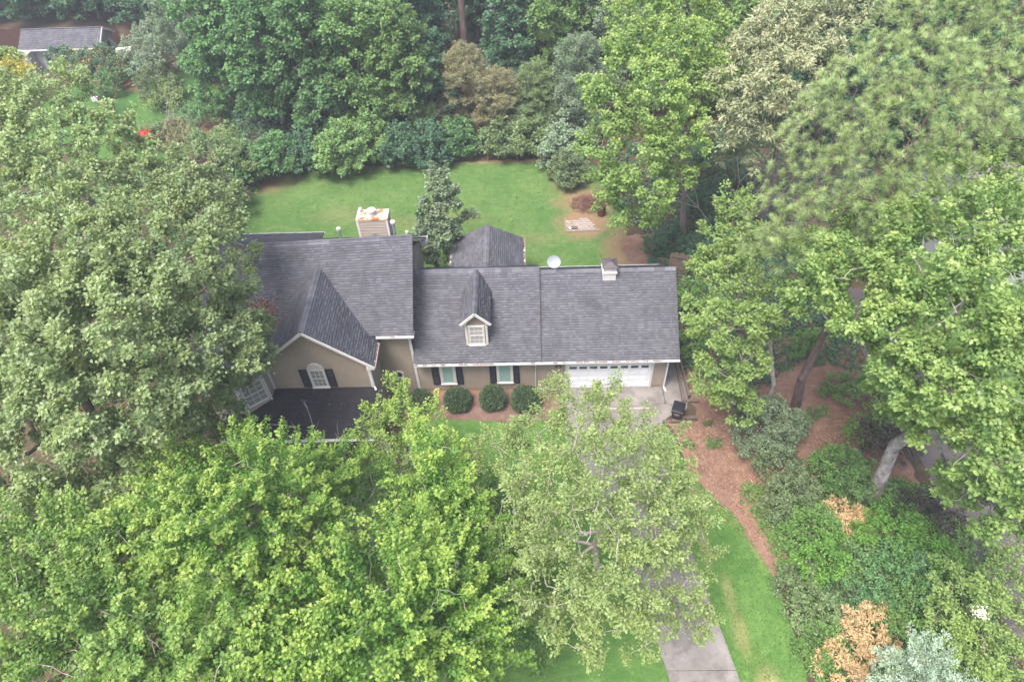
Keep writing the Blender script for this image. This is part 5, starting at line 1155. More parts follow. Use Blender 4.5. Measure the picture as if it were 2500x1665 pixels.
 {'n': 'shrub', 'label': 'small green bush left of the purple-black shrub', 'st': 'shrub', 'cat': 'shrub', 'lobes': [(15.98, -4.06, 1.1, 0.8), (15.38, -4.31, 0.9, 0.56), (16.8, -3.59, 0.9, 0.56)], 'base': (16.05, -3.99, 0.0), 'tr': 0.06, 'seed': 61, 'zmin': 0.03, 'mat': 'leaf_shrub'},
 {'n': 'grass_tuft', 'label': 'round grassy tuft alone on the mulch path, the largest', 'st': 'blade', 'cat': 'shrub', 'lobes': [(7.86, -4.04, 0.2, 0.36)], 'base': (7.86, -4.04, 0.0), 'tr': 0.06, 'seed': 62, 'zmin': 0.03, 'mat': 'leaf_shrub', 'sc': 0.8},
 {'n': 'grass_tuft', 'label': 'little grassy tuft above the round one on the mulch path', 'st': 'blade', 'cat': 'shrub', 'lobes': [(7.93, -3.04, 0.2, 0.2)], 'base': (7.93, -3.04, 0.0), 'tr': 0.06, 'seed': 63, 'zmin': 0.03, 'mat': 'leaf_shrub', 'sc': 0.8},
 {'n': 'grass_tuft', 'label': 'small dark tuft left of the round one on the mulch path', 'st': 'blade', 'cat': 'shrub', 'lobes': [(6.53, -4.24, 0.2, 0.26)], 'base': (6.53, -4.24, 0.0), 'tr': 0.06, 'seed': 64, 'zmin': 0.03, 'mat': 'leaf_shrub', 'sc': 0.8},
 {'n': 'crape_myrtle', 'label': 'light green crape myrtle with one white blossom cluster in the lower right corner', 'st': 'shrub', 'cat': 'shrub', 'lobes': [(16.1, -14.67, 3.2, 1.2), (15.85, -13.58, 2.8, 1.1), (17.74, -13.69, 3.0, 1.1), (17.32, -15.33, 3.0, 1.2), (15.95, -16.01, 3.0, 1.1), (15.26, -15.16, 2.6, 1.0), (16.89, -16.79, 2.8, 1.1), (15.61, -16.98, 2.4, 1.0), (19.22, -12.55, 2.6, 0.9)], 'base': (16.66, -14.97, 0.0), 'tr': 0.08, 'seed': 65, 'mat': 'leaf_lightmid', 'twig': 0.4},
 {'n': 'cedar_tree', 'label': 'pale blue-green conifer with drooping tips at the bottom right', 'st': 'cedar', 'cat': 'tree', 'lobes': [(12.62, -17.02, 4.2, 0.9), (12.02, -17.47, 3.6, 0.9), (13.67, -17.48, 3.6, 0.9), (12.18, -18.14, 3.8, 1.2), (13.9, -18.15, 3.2, 1.0), (11.51, -17.86, 2.8, 0.8)], 'base': (12.65, -17.69, 0.0), 'tr': 0.12, 'seed': 66},
 {'n': 'large_shrub', 'label': 'olive green shrub mass between the big oak and the back lawn', 'st': 'small', 'cat': 'shrub', 'lobes': [(-27.48, 22.74, 2.6, 1.8), (-25.91, 22.82, 2.1, 1.44), (-28.77, 21.56, 2.4, 1.44), (-26.84, 25.13, 2.3, 1.26)], 'base': (-27.25, 23.06, 0.0), 'tr': 0.06, 'seed': 67, 'zmin': 0.03, 'mat': 'leaf_olive'},
 {'n': 'large_shrub', 'label': 'yellowish olive shrub left of the vine-covered tree wall', 'st': 'small', 'cat': 'shrub', 'lobes': [(-25.12, 22.0, 2.2, 1.6), (-24.0, 21.79, 1.7, 1.12), (-26.19, 23.31, 2.2, 1.12)], 'base': (-25.1, 22.37, 0.0), 'tr': 0.06, 'seed': 68, 'zmin': 0.03, 'mat': 'leaf_olive'},
 {'n': 'large_shrub', 'label': 'grey-green shrub at the left corner of the back lawn', 'st': 'small', 'cat': 'shrub', 'lobes': [(-24.97, 18.46, 1.8, 1.2), (-24.21, 17.04, 1.4, 0.84), (-25.9, 19.93, 1.8, 0.84)], 'base': (-25.03, 18.48, 0.0), 'tr': 0.06, 'seed': 69, 'zmin': 0.03, 'mat': 'leaf_azalea'},
 {'n': 'smokebush', 'label': 'mauve-brown shrub at the left edge of the back lawn', 'st': 'small', 'cat': 'shrub', 'lobes': [(-24.38, 18.56, 1.1, 0.75), (-24.59, 17.84, 0.9, 0.52)], 'base': (-24.48, 18.2, 0.0), 'tr': 0.06, 'seed': 70, 'zmin': 0.03, 'mat': 'leaf_plum'},
 {'n': 'large_shrub', 'label': 'brownish green shrub beside the red flowers', 'st': 'small', 'cat': 'shrub', 'lobes': [(-30.98, 24.84, 2.2, 1.3), (-32.34, 24.73, 1.9, 0.98), (-29.78, 24.74, 1.9, 0.98), (-31.71, 26.94, 2.1, 1.04)], 'base': (-31.2, 25.31, 0.0), 'tr': 0.06, 'seed': 71, 'zmin': 0.03, 'mat': 'leaf_brownish'},
 {'n': 'large_shrub', 'label': 'dusky purple shrub behind the large oak top', 'st': 'small', 'cat': 'shrub', 'lobes': [(-27.16, 20.28, 2.4, 1.1), (-27.94, 19.79, 2.2, 0.77), (-26.66, 21.28, 2.2, 0.77)], 'base': (-27.25, 20.45, 0.0), 'tr': 0.06, 'seed': 72, 'zmin': 0.03, 'mat': 'leaf_plum'},
 {'n': 'crape_myrtle', 'label': 'shrub with red flowers just beyond the oak top', 'st': 'small', 'cat': 'shrub', 'lobes': [(-33.22, 24.44, 3.0, 1.0), (-34.0, 23.89, 2.8, 0.7), (-32.8, 25.55, 2.8, 0.7)], 'base': (-33.34, 24.63, 0.0), 'tr': 0.06, 'seed': 73, 'zmin': 0.03, 'mat': 'leaf_olive'},
 {'n': 'climbing_shrub', 'label': 'climber growing up the front of the garden shed, left part', 'st': 'small', 'cat': 'shrub', 'lobes': [(-47.87, 41.18, 1.5, 1.7), (-45.97, 41.26, 1.4, 1.36)], 'base': (-46.92, 41.22, 0.0), 'tr': 0.06, 'seed': 74, 'zmin': 0.03, 'mat': 'leaf_deep'},
 {'n': 'climbing_shrub', 'label': 'climber growing up the front of the garden shed, right part', 'st': 'small', 'cat': 'shrub', 'lobes': [(-44.08, 41.19, 1.6, 1.8), (-42.13, 41.02, 1.4, 1.44), (-45.44, 41.28, 1.6, 1.44)], 'base': (-43.88, 41.16, 0.0), 'tr': 0.06, 'seed': 75, 'zmin': 0.03, 'mat': 'leaf_deep'},
 {'n': 'large_shrub', 'label': 'grey brush growing beside the lean-to', 'st': 'small', 'cat': 'shrub', 'lobes': [(-39.72, 41.99, 2.2, 2.0), (-38.28, 38.84, 1.9, 1.6), (-40.48, 46.0, 2.2, 1.6)], 'base': (-39.49, 42.28, 0.0), 'tr': 0.06, 'seed': 76, 'zmin': 0.03, 'mat': 'leaf_silver'},
 {'n': 'large_shrub', 'label': 'grey-green shrub beside the pile of boards', 'st': 'small', 'cat': 'shrub', 'lobes': [(-37.02, 36.36, 1.8, 1.6), (-36.25, 34.4, 1.5, 1.12), (-37.75, 39.01, 1.8, 1.12)], 'base': (-37.01, 36.59, 0.0), 'tr': 0.06, 'seed': 77, 'zmin': 0.03, 'mat': 'leaf_azalea'},
 {'n': 'garden_shrub', 'label': 'rounded green shrub in the shade left of the neighbouring lawn', 'st': 'small', 'cat': 'shrub', 'lobes': [(-42.28, 37.85, 1.2, 1.3), (-43.13, 37.08, 1.0, 0.91), (-41.85, 39.27, 1.0, 0.91)], 'base': (-42.42, 38.07, 0.0), 'tr': 0.06, 'seed': 78, 'zmin': 0.03, 'mat': 'leaf_vine'},
 {'n': 'garden_shrub', 'label': 'olive shrub between the pile of boards and the bare red soil', 'st': 'small', 'cat': 'shrub', 'lobes': [(-35.67, 35.34, 1.2, 1.1), (-36.54, 34.62, 1.0, 0.77), (-35.16, 36.7, 1.0, 0.77)], 'base': (-35.79, 35.55, 0.0), 'tr': 0.06, 'seed': 79, 'zmin': 0.03, 'mat': 'leaf_olive'},
 {'n': 'garden_shrub', 'label': 'green shrub overhanging the bare red soil of the neighbouring lawn', 'st': 'small', 'cat': 'shrub', 'lobes': [(-30.92, 31.53, 1.4, 1.4), (-31.78, 30.87, 1.2, 0.98), (-30.37, 32.79, 1.2, 0.98)], 'base': (-31.02, 31.73, 0.0), 'tr': 0.06, 'seed': 80, 'zmin': 0.03, 'mat': 'leaf_vine'},
 {'n': 'edge_shrub', 'label': 'vine-covered shrub at the far left of the back lawn edge', 'st': 'small', 'cat': 'shrub', 'lobes': [(-24.85, 22.13, 1.5, 1.5), (-25.81, 22.28, 1.1, 1.12), (-24.25, 22.49, 1.0, 1.12), (-24.91, 23.09, 2.1, 1.2)], 'base': (-24.96, 22.5, 0.0), 'tr': 0.06, 'seed': 81, 'zmin': 0.03, 'mat': 'leaf_vine', 'sc': 1.25},
 {'n': 'edge_shrub', 'label': 'dark vine-covered shrub on the lawn edge, second from the left corner', 'st': 'small', 'cat': 'shrub', 'lobes': [(-22.44, 22.65, 1.7, 1.7), (-23.38, 22.8, 1.3, 1.27), (-21.81, 23.01, 1.2, 1.27), (-22.49, 23.61, 2.3, 1.36)], 'base': (-22.53, 23.02, 0.0), 'tr': 0.06, 'seed': 82, 'zmin': 0.03, 'mat': 'leaf_vine', 'sc': 1.25},
 {'n': 'edge_shrub', 'label': 'deep green shrub in the shade of the lawn edge left of the rounded vine mound', 'st': 'small', 'cat': 'shrub', 'lobes': [(-20.18, 23.48, 1.5, 1.5), (-21.11, 23.63, 1.1, 1.12), (-19.51, 23.84, 1.0, 1.12), (-20.23, 24.47, 2.1, 1.2)], 'base': (-20.26, 23.86, 0.0), 'tr': 0.06, 'seed': 83, 'zmin': 0.03, 'mat': 'leaf_deep', 'sc': 1.25},
 {'n': 'edge_shrub', 'label': 'tall rounded vine-covered mound bulging over the back lawn', 'st': 'small', 'cat': 'shrub', 'lobes': [(-16.98, 23.18, 2.0, 2.0), (-17.87, 23.34, 1.6, 1.5), (-16.29, 23.55, 1.5, 1.5), (-17.01, 24.14, 2.6, 1.6)], 'base': (-17.04, 23.55, 0.0), 'tr': 0.06, 'seed': 84, 'zmin': 0.03, 'mat': 'leaf_vinelight', 'sc': 1.25},
 {'n': 'edge_shrub', 'label': 'light vine tangle right of the rounded vine mound', 'st': 'small', 'cat': 'shrub', 'lobes': [(-14.92, 24.69, 1.8, 1.8), (-15.82, 24.85, 1.4, 1.35), (-14.19, 25.06, 1.3, 1.35), (-14.95, 25.7, 2.4, 1.44)], 'base': (-14.97, 25.08, 0.0), 'tr': 0.06, 'seed': 85, 'zmin': 0.03, 'mat': 'leaf_vinelight', 'sc': 1.25},
 {'n': 'edge_shrub', 'label': 'broad-leaved dark shrub hanging over the bare red soil', 'st': 'small', 'cat': 'shrub', 'lobes': [(-12.38, 24.07, 1.5, 1.5), (-13.25, 24.22, 1.1, 1.12), (-11.62, 24.43, 1.0, 1.12), (-12.4, 25.06, 2.1, 1.2)], 'base': (-12.41, 24.44, 0.0), 'tr': 0.06, 'seed': 86, 'zmin': 0.03, 'mat': 'leaf_deep', 'sc': 1.25},
 {'n': 'edge_shrub', 'label': 'dark broad-leaved shrub directly behind the lone grey-green tree', 'st': 'small', 'cat': 'shrub', 'lobes': [(-10.01, 23.79, 1.6, 1.6), (-10.86, 23.95, 1.2, 1.2), (-9.24, 24.16, 1.1, 1.2), (-10.02, 24.78, 2.2, 1.28)], 'base': (-10.03, 24.17, 0.0), 'tr': 0.06, 'seed': 87, 'zmin': 0.03, 'mat': 'leaf_deep', 'sc': 1.25},
 {'n': 'edge_shrub', 'label': 'green shrub left of the thin fence post', 'st': 'small', 'cat': 'shrub', 'lobes': [(-7.78, 24.98, 1.4, 1.4), (-8.62, 25.14, 1.0, 1.05), (-6.96, 25.35, 0.9, 1.05), (-7.78, 26.0, 2.0, 1.12)], 'base': (-7.78, 25.37, 0.0), 'tr': 0.06, 'seed': 88, 'zmin': 0.03, 'mat': 'leaf_vine', 'sc': 1.25},
 {'n': 'edge_shrub', 'label': 'olive shrub between the two fence posts', 'st': 'small', 'cat': 'shrub', 'lobes': [(-4.16, 25.3, 1.5, 1.5), (-4.98, 25.46, 1.1, 1.12), (-3.31, 25.67, 1.0, 1.12), (-4.15, 26.33, 2.1, 1.2)], 'base': (-4.15, 25.69, 0.0), 'tr': 0.06, 'seed': 89, 'zmin': 0.03, 'mat': 'leaf_olive', 'sc': 1.25},
 {'n': 'edge_shrub', 'label': 'feathery olive shrub right of the fence posts', 'st': 'small', 'cat': 'shrub', 'lobes': [(-1.63, 25.01, 1.6, 1.6), (-2.43, 25.17, 1.2, 1.2), (-0.76, 25.38, 1.1, 1.2), (-1.61, 26.02, 2.2, 1.28)], 'base': (-1.61, 25.4, 0.0), 'tr': 0.06, 'seed': 90, 'zmin': 0.03, 'mat': 'leaf_olive', 'sc': 1.25},
 {'n': 'edge_shrub', 'label': 'silvery shrub near the bright tall tree', 'st': 'small', 'cat': 'shrub', 'lobes': [(0.79, 23.1, 1.5, 1.5), (0.03, 23.26, 1.1, 1.12), (1.67, 23.46, 1.0, 1.12), (0.82, 24.06, 2.1, 1.2)], 'base': (0.83, 23.47, 0.0), 'tr': 0.06, 'seed': 91, 'zmin': 0.03, 'mat': 'leaf_silver', 'sc': 1.25},
 {'n': 'edge_shrub', 'label': 'tall silvery green shrub left of the bright tall tree', 'st': 'small', 'cat': 'shrub', 'lobes': [(1.65, 26.19, 2.0, 2.0), (0.87, 26.37, 1.6, 1.5), (2.57, 26.58, 1.5, 1.5), (1.69, 27.23, 2.6, 1.6)], 'base': (1.69, 26.59, 0.0), 'tr': 0.06, 'seed': 92, 'zmin': 0.03, 'mat': 'leaf_silver', 'sc': 1.25},
 {'n': 'edge_shrub', 'label': 'small grey-green shrub at the right end of the back lawn edge', 'st': 'small', 'cat': 'shrub', 'lobes': [(1.19, 20.62, 1.1, 1.1), (0.45, 20.77, 0.7, 0.83), (2.05, 20.96, 0.6, 0.83), (1.22, 21.52, 1.7, 0.88)], 'base': (1.23, 20.97, 0.0), 'tr': 0.06, 'seed': 93, 'zmin': 0.03, 'mat': 'leaf_azalea', 'sc': 1.25},
]
WOODS = [
 ('vine', -24, 31, 11, 3.2, 'vine-draped tree at the left end of the tree wall behind the lawn'),
 ('vine', -19.5, 29.5, 12.5, 3.4, 'tall vine-draped tree in the wall of trees, second from its left end'),
 ('vine2', -15.5, 29, 11.5, 3.2, 'lighter vine-draped tree above the rounded vine mound'),
 ('leafy', -12, 28.5, 11, 2.8, 'pale yellow-green leafy tree left of the brownish tree'),
 ('deep', -10, 29.5, 8.5, 2.3, 'dark broad-leaved tree left of the bare pine trunk'),
 ('brown', -6.9, 28.8, 7.6, 2.3, 'brownish feathery tree below the bare pine trunk'),
 ('brown', -4.4, 28.0, 6.0, 2.0, 'lower brownish tree right of the pine trunk'),
 ('olive', -1.3, 28.2, 6.2, 2.5, 'feathery olive tree behind the fence posts'),
 ('silver', 2.2, 27.5, 9, 2.3, 'slim silvery tree left of the bright tall tree'),
 ('vine', -28.5, 35, 12.5, 3.6, 'dark vine-hung tree right of the neighbouring lawn'),
 ('vine2', -24, 36, 13.5, 3.4, 'upper vine-hung tree behind the neighbouring lawn edge'),
 ('deep', -19, 35, 13.5, 3.4, 'dark green tree of the second row, above the tall vine-draped tree'),
 ('vine', -14.5, 34.5, 14, 3.5, 'tall vine-clad tree left of a dark gap in the wood'),
 ('deep', -12.4, 37, 13, 3.0, 'blue-green tree left of the bare pine trunk in the second row'),
 ('deep', -2.6, 36, 11, 3.0, 'dark blue-green tree immediately right of the bare pine trunk'),
 ('deep', -7.2, 46.5, 13, 3.6, 'dark green tree directly behind the bare pine trunk'),
 ('leafy', 1.5, 33.5, 12.5, 3.2, 'mid green tree of the second row left of the silvery one'),
 ('silver', 6.5, 33, 13.5, 3.6, 'large silvery green tree behind the bright tall tree'),
 ('olive', 12, 31, 13, 3.6, 'olive tree behind the bright tall tree and the chestnut'),
 ('leafy', 17.5, 30, 14, 3.8, 'green tree behind the chestnut'),
 ('deep', 23, 27, 14, 4, 'dark green tree behind the second pine'),
 ('vine', 29, 24, 14, 4, 'green tree behind the pines at the right edge'),
 ('deep', 35, 20, 14, 4, 'dark green tree beyond the pale house'),
 ('silver', -34.5, 41, 9.5, 3.0, 'grey-green tree right of the garden shed'),
 ('vine', -31, 42.5, 12.5, 3.6, 'vine-hung tree beyond the pile of boards'),
 ('deep', -37.5, 49, 10, 3.4, 'dark blue-green tree right behind the garden shed'),
 ('deep', -44, 54, 9, 3.6, 'shadowy tree behind the garden shed'),
 ('deep', -51, 56, 10, 3.8, 'shadowy tree behind the garden shed and the red-brown fence'),
 ('deep', -58, 57, 10, 4, 'shadowy tree beyond the red-brown board fence'),
 ('deep', -66, 58, 10, 4, 'shadowy tree at the far upper left corner'),
 ('silver', -30, 49, 14, 3.8, 'grey-green tree in the upper left part of the wood'),
 ('vine', -24, 45, 15, 4, 'tall vine-hung tree in the third row of the wood'),
 ('deep', -17, 45, 15, 4, 'dark tree in the third row, left of the pine trunk'),
 ('vine2', -13, 46, 15, 3.4, 'green tree directly behind the bare pine trunk, left side'),
 ('deep', -2, 47, 14, 4, 'dark tree directly behind the bare pine trunk, right side'),
 ('vine', 5, 43, 15, 4, 'green tree in the third row behind the silvery one'),
 ('leafy', 12, 42, 15, 4, 'green tree in the third row behind the bright tall tree'),
 ('deep', 20, 41, 16, 4.2, 'dark tree in the third row behind the chestnut'),
 ('vine', 29, 38, 16, 4.5, 'green tree in the third row behind the pines'),
 ('deep', 39, 36, 16, 4.5, 'dark tree in the upper right corner of the wood'),
 ('vine', -54, 33, 9, 3.4, 'green tree at the left edge of the neighbouring garden'),
]
SCATTER = [
 ('fallen_leaves', [(-0.3, -0.2), (7, -0.2), (5.3, -3), (5.2, -8), (6.5, -16), (3.6, -16), (1.6, -8.6)], 420, 'litter_leaf', 0.04, 0.1, 0.07, 'ovate', 'fallen leaves scattered over the driveway', 0),
 ('fallen_leaves', [(-26.5, 13), (-25.5, 19), (-24.3, 22.8), (-20.5, 23.6), (-15.8, 24.0), (-11.5, 24.1), (-6, 24.4), (0.5, 24.5), (3.5, 23.5), (5.5, 19), (5.2, 15), (5.6, 12.5), (5.0, 10.2), (4.5, 7), (-7, 7), (-8, 7.4), (-22, 7.4), (-26, 9)], 260, 'litter_leaf', 0.06, 0.14, 0.03, 'ovate', 'few fallen leaves on the back lawn', 0),
 ('pine_straw', [(6.0, -2.6), (7.2, -2.2), (9.2, -2), (13, -3.5), (17, -2), (17, -6), (9.2, -7), (9, -11), (7, -7.6), (6.3, -5)], 3600, 'pine_straw', 0.07, 0.19, 0.03, 'blade2', 'long dry pine needles and twigs lying on the red mulch', 0),
 ('grass', [(5.35, -2.75), (5.75, -3.1), (5.95, -4.3), (6.3, -5.9), (7.1, -7.2), (8.2, -8.5), (8.9, -10.5), (9.35, -12), (9.6, -14.6), (9.75, -20), (6.9, -20), (6.5, -16), (5.8, -12), (5.2, -8), (4.9, -4.6)], 9000, 'grass_blade', 0.05, 0.11, 0.03, 'blade', 'short rough grass of the strip beside the driveway', 0),
 ('grass', [(-6.5, -2.2), (-3, -2.45), (-0.4, -2.7), (1.6, -8), (3.3, -13), (4, -18), (-2, -18), (-9, -10), (-9, -4)], 7000, 'grass_blade', 0.04, 0.09, 0.03, 'blade', 'short grass of the front lawn under the trees', 0),
 ('grass', [(-26.5, 13), (-25.5, 19), (-24.3, 22.8), (-20.5, 23.6), (-15.8, 24.0), (-11.5, 24.1), (-6, 24.4), (0.5, 24.5), (3.5, 23.5), (5.5, 19), (5.2, 15), (5.6, 12.5), (5.0, 10.2), (4.5, 7), (-7, 7), (-8, 7.4), (-22, 7.4), (-26, 9)], 14000, 'grass_blade', 0.06, 0.13, 0.02, 'blade', 'mown grass of the back lawn', 0),
 ('grass', [(6.7, -13.2), (7.3, -12.8), (7.9, -15.5), (8.4, -18), (7.4, -18), (7.0, -15)], 900, 'grass_worn', 0.05, 0.1, 0.02, 'blade', 'yellowed grass in the worn part of the strip', 0),
 ('leaf_litter', [(5.4, -2.45), (7.2, -2.2), (7.3, 1.8), (6.4, 2.2), (6.3, 8), (5.0, 10.5), (4.6, 14), (8, 14.5), (10, 9), (13, 4), (17.8, 3), (18.1, -4), (18.3, -12), (12.5, -13), (9.2, -12), (8.6, -10.2), (7.6, -8.4), (6.2, -6.9), (6.1, -4.4), (5.8, -3)], 22000, 'litter_leaf', 0.04, 0.12, 0.03, 'blade2', 'dry leaves and chips strewn over the red mulch', 0),
 ('leaf_litter', [(-30, 24.5), (-30, 34), (6, 34), (6, 25)], 5000, 'litter_leaf', 0.08, 0.2, 0.03, 'ovate', 'dry leaves on the floor of the wood', 0),
 ('groundcover', [(8.9, -6.9), (9.0, -8.0), (9.5, -10.0), (9.75, -12), (10.0, -14), (10.2, -18), (18.8, -17.5), (18.6, -7), (13.5, -6.3), (11, -7.2)], 40000, 'leaf_shrub', 0.08, 0.19, 0.42, 'ovate', 'green ground cover between the bushes of the lower right thicket', 14),
 ('groundcover', [(6.4, 2.4), (9.6, -1), (9.4, -3.5), (10.6, -1), (14, 1.5), (18, 1), (18.5, 12), (6.5, 12.5)], 20000, 'leaf_deep', 0.1, 0.22, 0.5, 'ovate', 'dark ivy and weeds on the shaded ground right of the house', 12),
 ('groundcover', [(5.8, 12), (18, 10), (30, 12), (30, 34), (4, 26)], 20000, 'leaf_deep', 0.14, 0.3, 0.8, 'ovate', 'dark undergrowth beneath the trees right of the back lawn', 12),
 ('groundcover', [(-27, 24.6), (-6, 25.6), (4, 25.5), (4, 34), (-30, 34)], 22000, 'leaf_deep', 0.14, 0.3, 1.0, 'ovate', 'dark undergrowth at the foot of the wall of trees', 12),
 ('groundcover', [(-50, 22), (-50, 29), (-38, 24.5), (-30, 25), (-26.5, 28.5), (-24, 24), (-24, 14), (-30, 10)], 14000, 'leaf_vine', 0.12, 0.28, 0.7, 'ovate', 'weeds and low growth round the neighbouring lawn', 12),
 ('groundcover', [(-40, -2), (-19.5, -2), (-20, 6), (-24, 12), (-40, 14)], 18000, 'leaf_shrub', 0.1, 0.22, 0.5, 'ovate', 'low growth under the big oaks', 12),
 ('groundcover', [(-26, -20), (-4, -20), (-2, -8), (-9, -5), (-18, -6), (-26, -4)], 20000, 'leaf_shrub', 0.14, 0.28, 0.6, 'ovate', 'low growth beneath the bright maples', 12),
]
BARE = [
 ('dead_bush', 'bare grey branching bush in the gap between the maples', 'shrub', (-8.96, -12.26, 0.0), 13, 8.3, 0.24, 0.06, 4, 'bark_dead', 71, None),
 ('dead_limb', 'bare pale limb poking from the shade left of the huge pine', 'branch', (11.92, 13.33, 0.0), 6, 9.5, 0.55, 0.06, 4, 'bark_dead', 72, None),
 ('bare_tree', 'half-bare orange-twigged young tree in the neighbouring garden', 'tree', (-40.82, 34.02, 0.0), 5, 6.5, 0.45, 0.06, 4, 'bark_red', 73, ('leaf_yellow', 1)),
 ('bare_shrub', 'grey leafless shrub beside the red flowers', 'shrub', (-31.72, 27.4, 0.0), 14, 4.2, 0.5, 0.03, 3, 'bark_pale', 74, None),
 ('bare_shrub', 'small pale-stemmed sapling on the neighbouring lawn', 'shrub', (-34.86, 31.53, 0.0), 4, 4.0, 0.5, 0.03, 3, 'bark_pale', 75, ('leaf_lightmid', 5)),
 ('dead_bush', 'tangle of bare arching stems in the shade behind the lawn', 'shrub', (-6.89, 27.21, 0.0), 12, 5.5, 0.8, 0.04, 3, 'bark_red', 76, None),
]
TIMBERS = [
 ((6.82, 1.74, 0.14), (6.77, -1.09, 0.14), 0.16, 0.16, 'long dark timber lying along the concrete beside the garage, nearest the wall'),
 ((7.05, 1.48, 0.22), (7.15, -0.93, 0.22), 0.16, 0.16, 'long dark timber lying outside the first one beside the garage'),
 ((6.65, -1.16, 0.12), (7.66, -1.24, 0.12), 0.16, 0.16, 'short timber lying across behind the black bin'),
 ((5.36, -2.6, 0.06), (5.84, -2.61, 0.06), 0.16, 0.16, 'half-buried timber at the tip of the driveway curve'),
 ((5.85, -2.61, 0.12), (6.36, -2.62, 0.12), 0.2, 0.2, 'timber directly in front of the black bin'),
 ((6.39, -2.49, 0.2), (7.34, -2.51, 0.2), 0.2, 0.2, 'long grey timber right of the bin, on top of the others'),
 ((6.28, -2.78, 0.06), (6.47, -2.81, 0.06), 0.16, 0.16, 'short timber stub end below the others'),
]
BIN_LOC = (6.17, -2.35, 0.05)
BIN_ROT = -0.38
SHED = {'loc': (-48.97, 45.02, 0.0), 'w': 8.35, 'd': 3.94, 'he': 2.3, 'hr': 3.5}
LEAN = (-42.98, 43.01, 0.0)
LUMBER = (-40.83, 39.66, 0.0)
BOXL = (-42.43, 34.91, 0.0)
FENCE = (-67.0, 49.49, 22.0, -0.06)
NHOUSE = (31.0, 12.0, 0.0)
BLOOMS = [
 ((-32.1, 22.78, 4.2), 280, 0.34, 'petal_red', 'x', 'shrub with red flowers just beyond the oak top', 0.08, 0.16),
 ((15.56, -15.25, 4.35), 190, 0.13, 'petal_white', 'x', 'light green crape myrtle with one white blossom cluster in the lower right corner', 0.04, 0.08),
 ((-31.2, 11.83, 15.2), 260, 0.3, 'leaf_yellow', 'x', 'grey-green oak at the left edge above the others, with paler yellowish top shoots', 0.1, 0.2),
 ((-29.92, 11.23, 15.2), 260, 0.3, 'leaf_yellow', 'x', 'grey-green oak at the left edge above the others, with paler yellowish top shoots', 0.1, 0.2),
]
# ------------------------------------------------------------------ clipped shrubs by the front wall
def clipped(loc, rx, rz, label, seed, dark=1.):
    rg = np.random.RandomState(seed); t = thing('boxwood_shrub', label, 'shrub', (loc[0], loc[1], 0), 'clipped round shrubs in the front bed')
    k = int(1500*rx*rx/.64); u = unit(rg.normal(size=(k, 3))); u = u[u[:, 2] > -.62]
    # a clipped barrel: superellipsoid, flatter on top
    e = 2.9; s_ = (np.abs(u[:, 0])**e+np.abs(u[:, 1])**e*1.+np.abs(u[:, 2])**e)**(-1/e); s_ = (.45*s_+.55)*(1+.05*np.sin(4*u[:, 0]+seed*2)*np.cos(3*u[:, 1]+seed)+.04*np.sin(6*u[:, 2]+5*u[:, 0]))
    C = u*s_[:, None]*rg.uniform(.93, 1.03, len(u))[:, None]*[rx, rx*.95, rz]+[0, 0, rz*.98]
    n = 11; ax = unit(u[:, None]+rg.normal(0, .5, (len(u), n, 3))); P = C[:, None]+rg.normal(0, .035, (len(u), n, 3))
    nr = unit(u[:, None]*.8+[0, 0, .4]+rg.normal(0, .5, (len(u), n, 3)))
    V, F, tp = leaves_np(P.reshape(-1, 3), ax.reshape(-1, 3), nr.reshape(-1, 3), rg.uniform(.045, .085, len(u)*n), 'ovate')
    ct = np.repeat(rg.rand(len(u)), n); link('foliage', np_mesh('foliage', V, F, 'leaf_box', {'tint': np.repeat(.5*ct+.5*rg.rand(len(ct)), tp), 'tip': np.repeat((rg.rand(len(ct)) < .10)*.7, tp)}), t)
    m = M().lathe((0, 0, .12), [(rx*.3, 0), (rx*.74, .2), (rx*.80, rz*.9), (rx*.7, rz*1.45), (.05, rz*1.6)], 14); m.build('twiggy_core', 'bark_dark' if 'bark_dark' in MATS else 'iron_dark', t)
    lb = bare_branches(rg, (0, 0, 0), 6, 1.1, .5, .03, 1); v, f = tubes_np(lb, 5); link('stem', np_mesh('stem', v, f, 'bark_grey'), t)
clipped((-6.42, -1.13), .74, .56, 'round clipped shrub in front of the first bedroom window, second from the tall block', 1)
clipped((-4.36, -1.12), .70, .68, 'tallest round clipped shrub, in front of the shutter of the second bedroom window', 2)
clipped((-2.45, -1.20), .80, .60, 'widest round clipped shrub, nearest the downspout', 3)
clipped((-8.60, -1.10), .70, .48, 'low round clipped shrub by the corner of the tall block, half behind the yellow-green tree', 4)

# ------------------------------------------------------------------ trees
for T in TREES:
    make_tree(T['n'], T['label'], T['cat'], T['lobes'], T['st'], T['base'], T.get('tr', .2), T['seed'], T.get('group'), T.get('twig', .25), T.get('mat'), T.get('wood'), T.get('den', 1.), T.get('sc', 1.), T.get('zmin', .25))

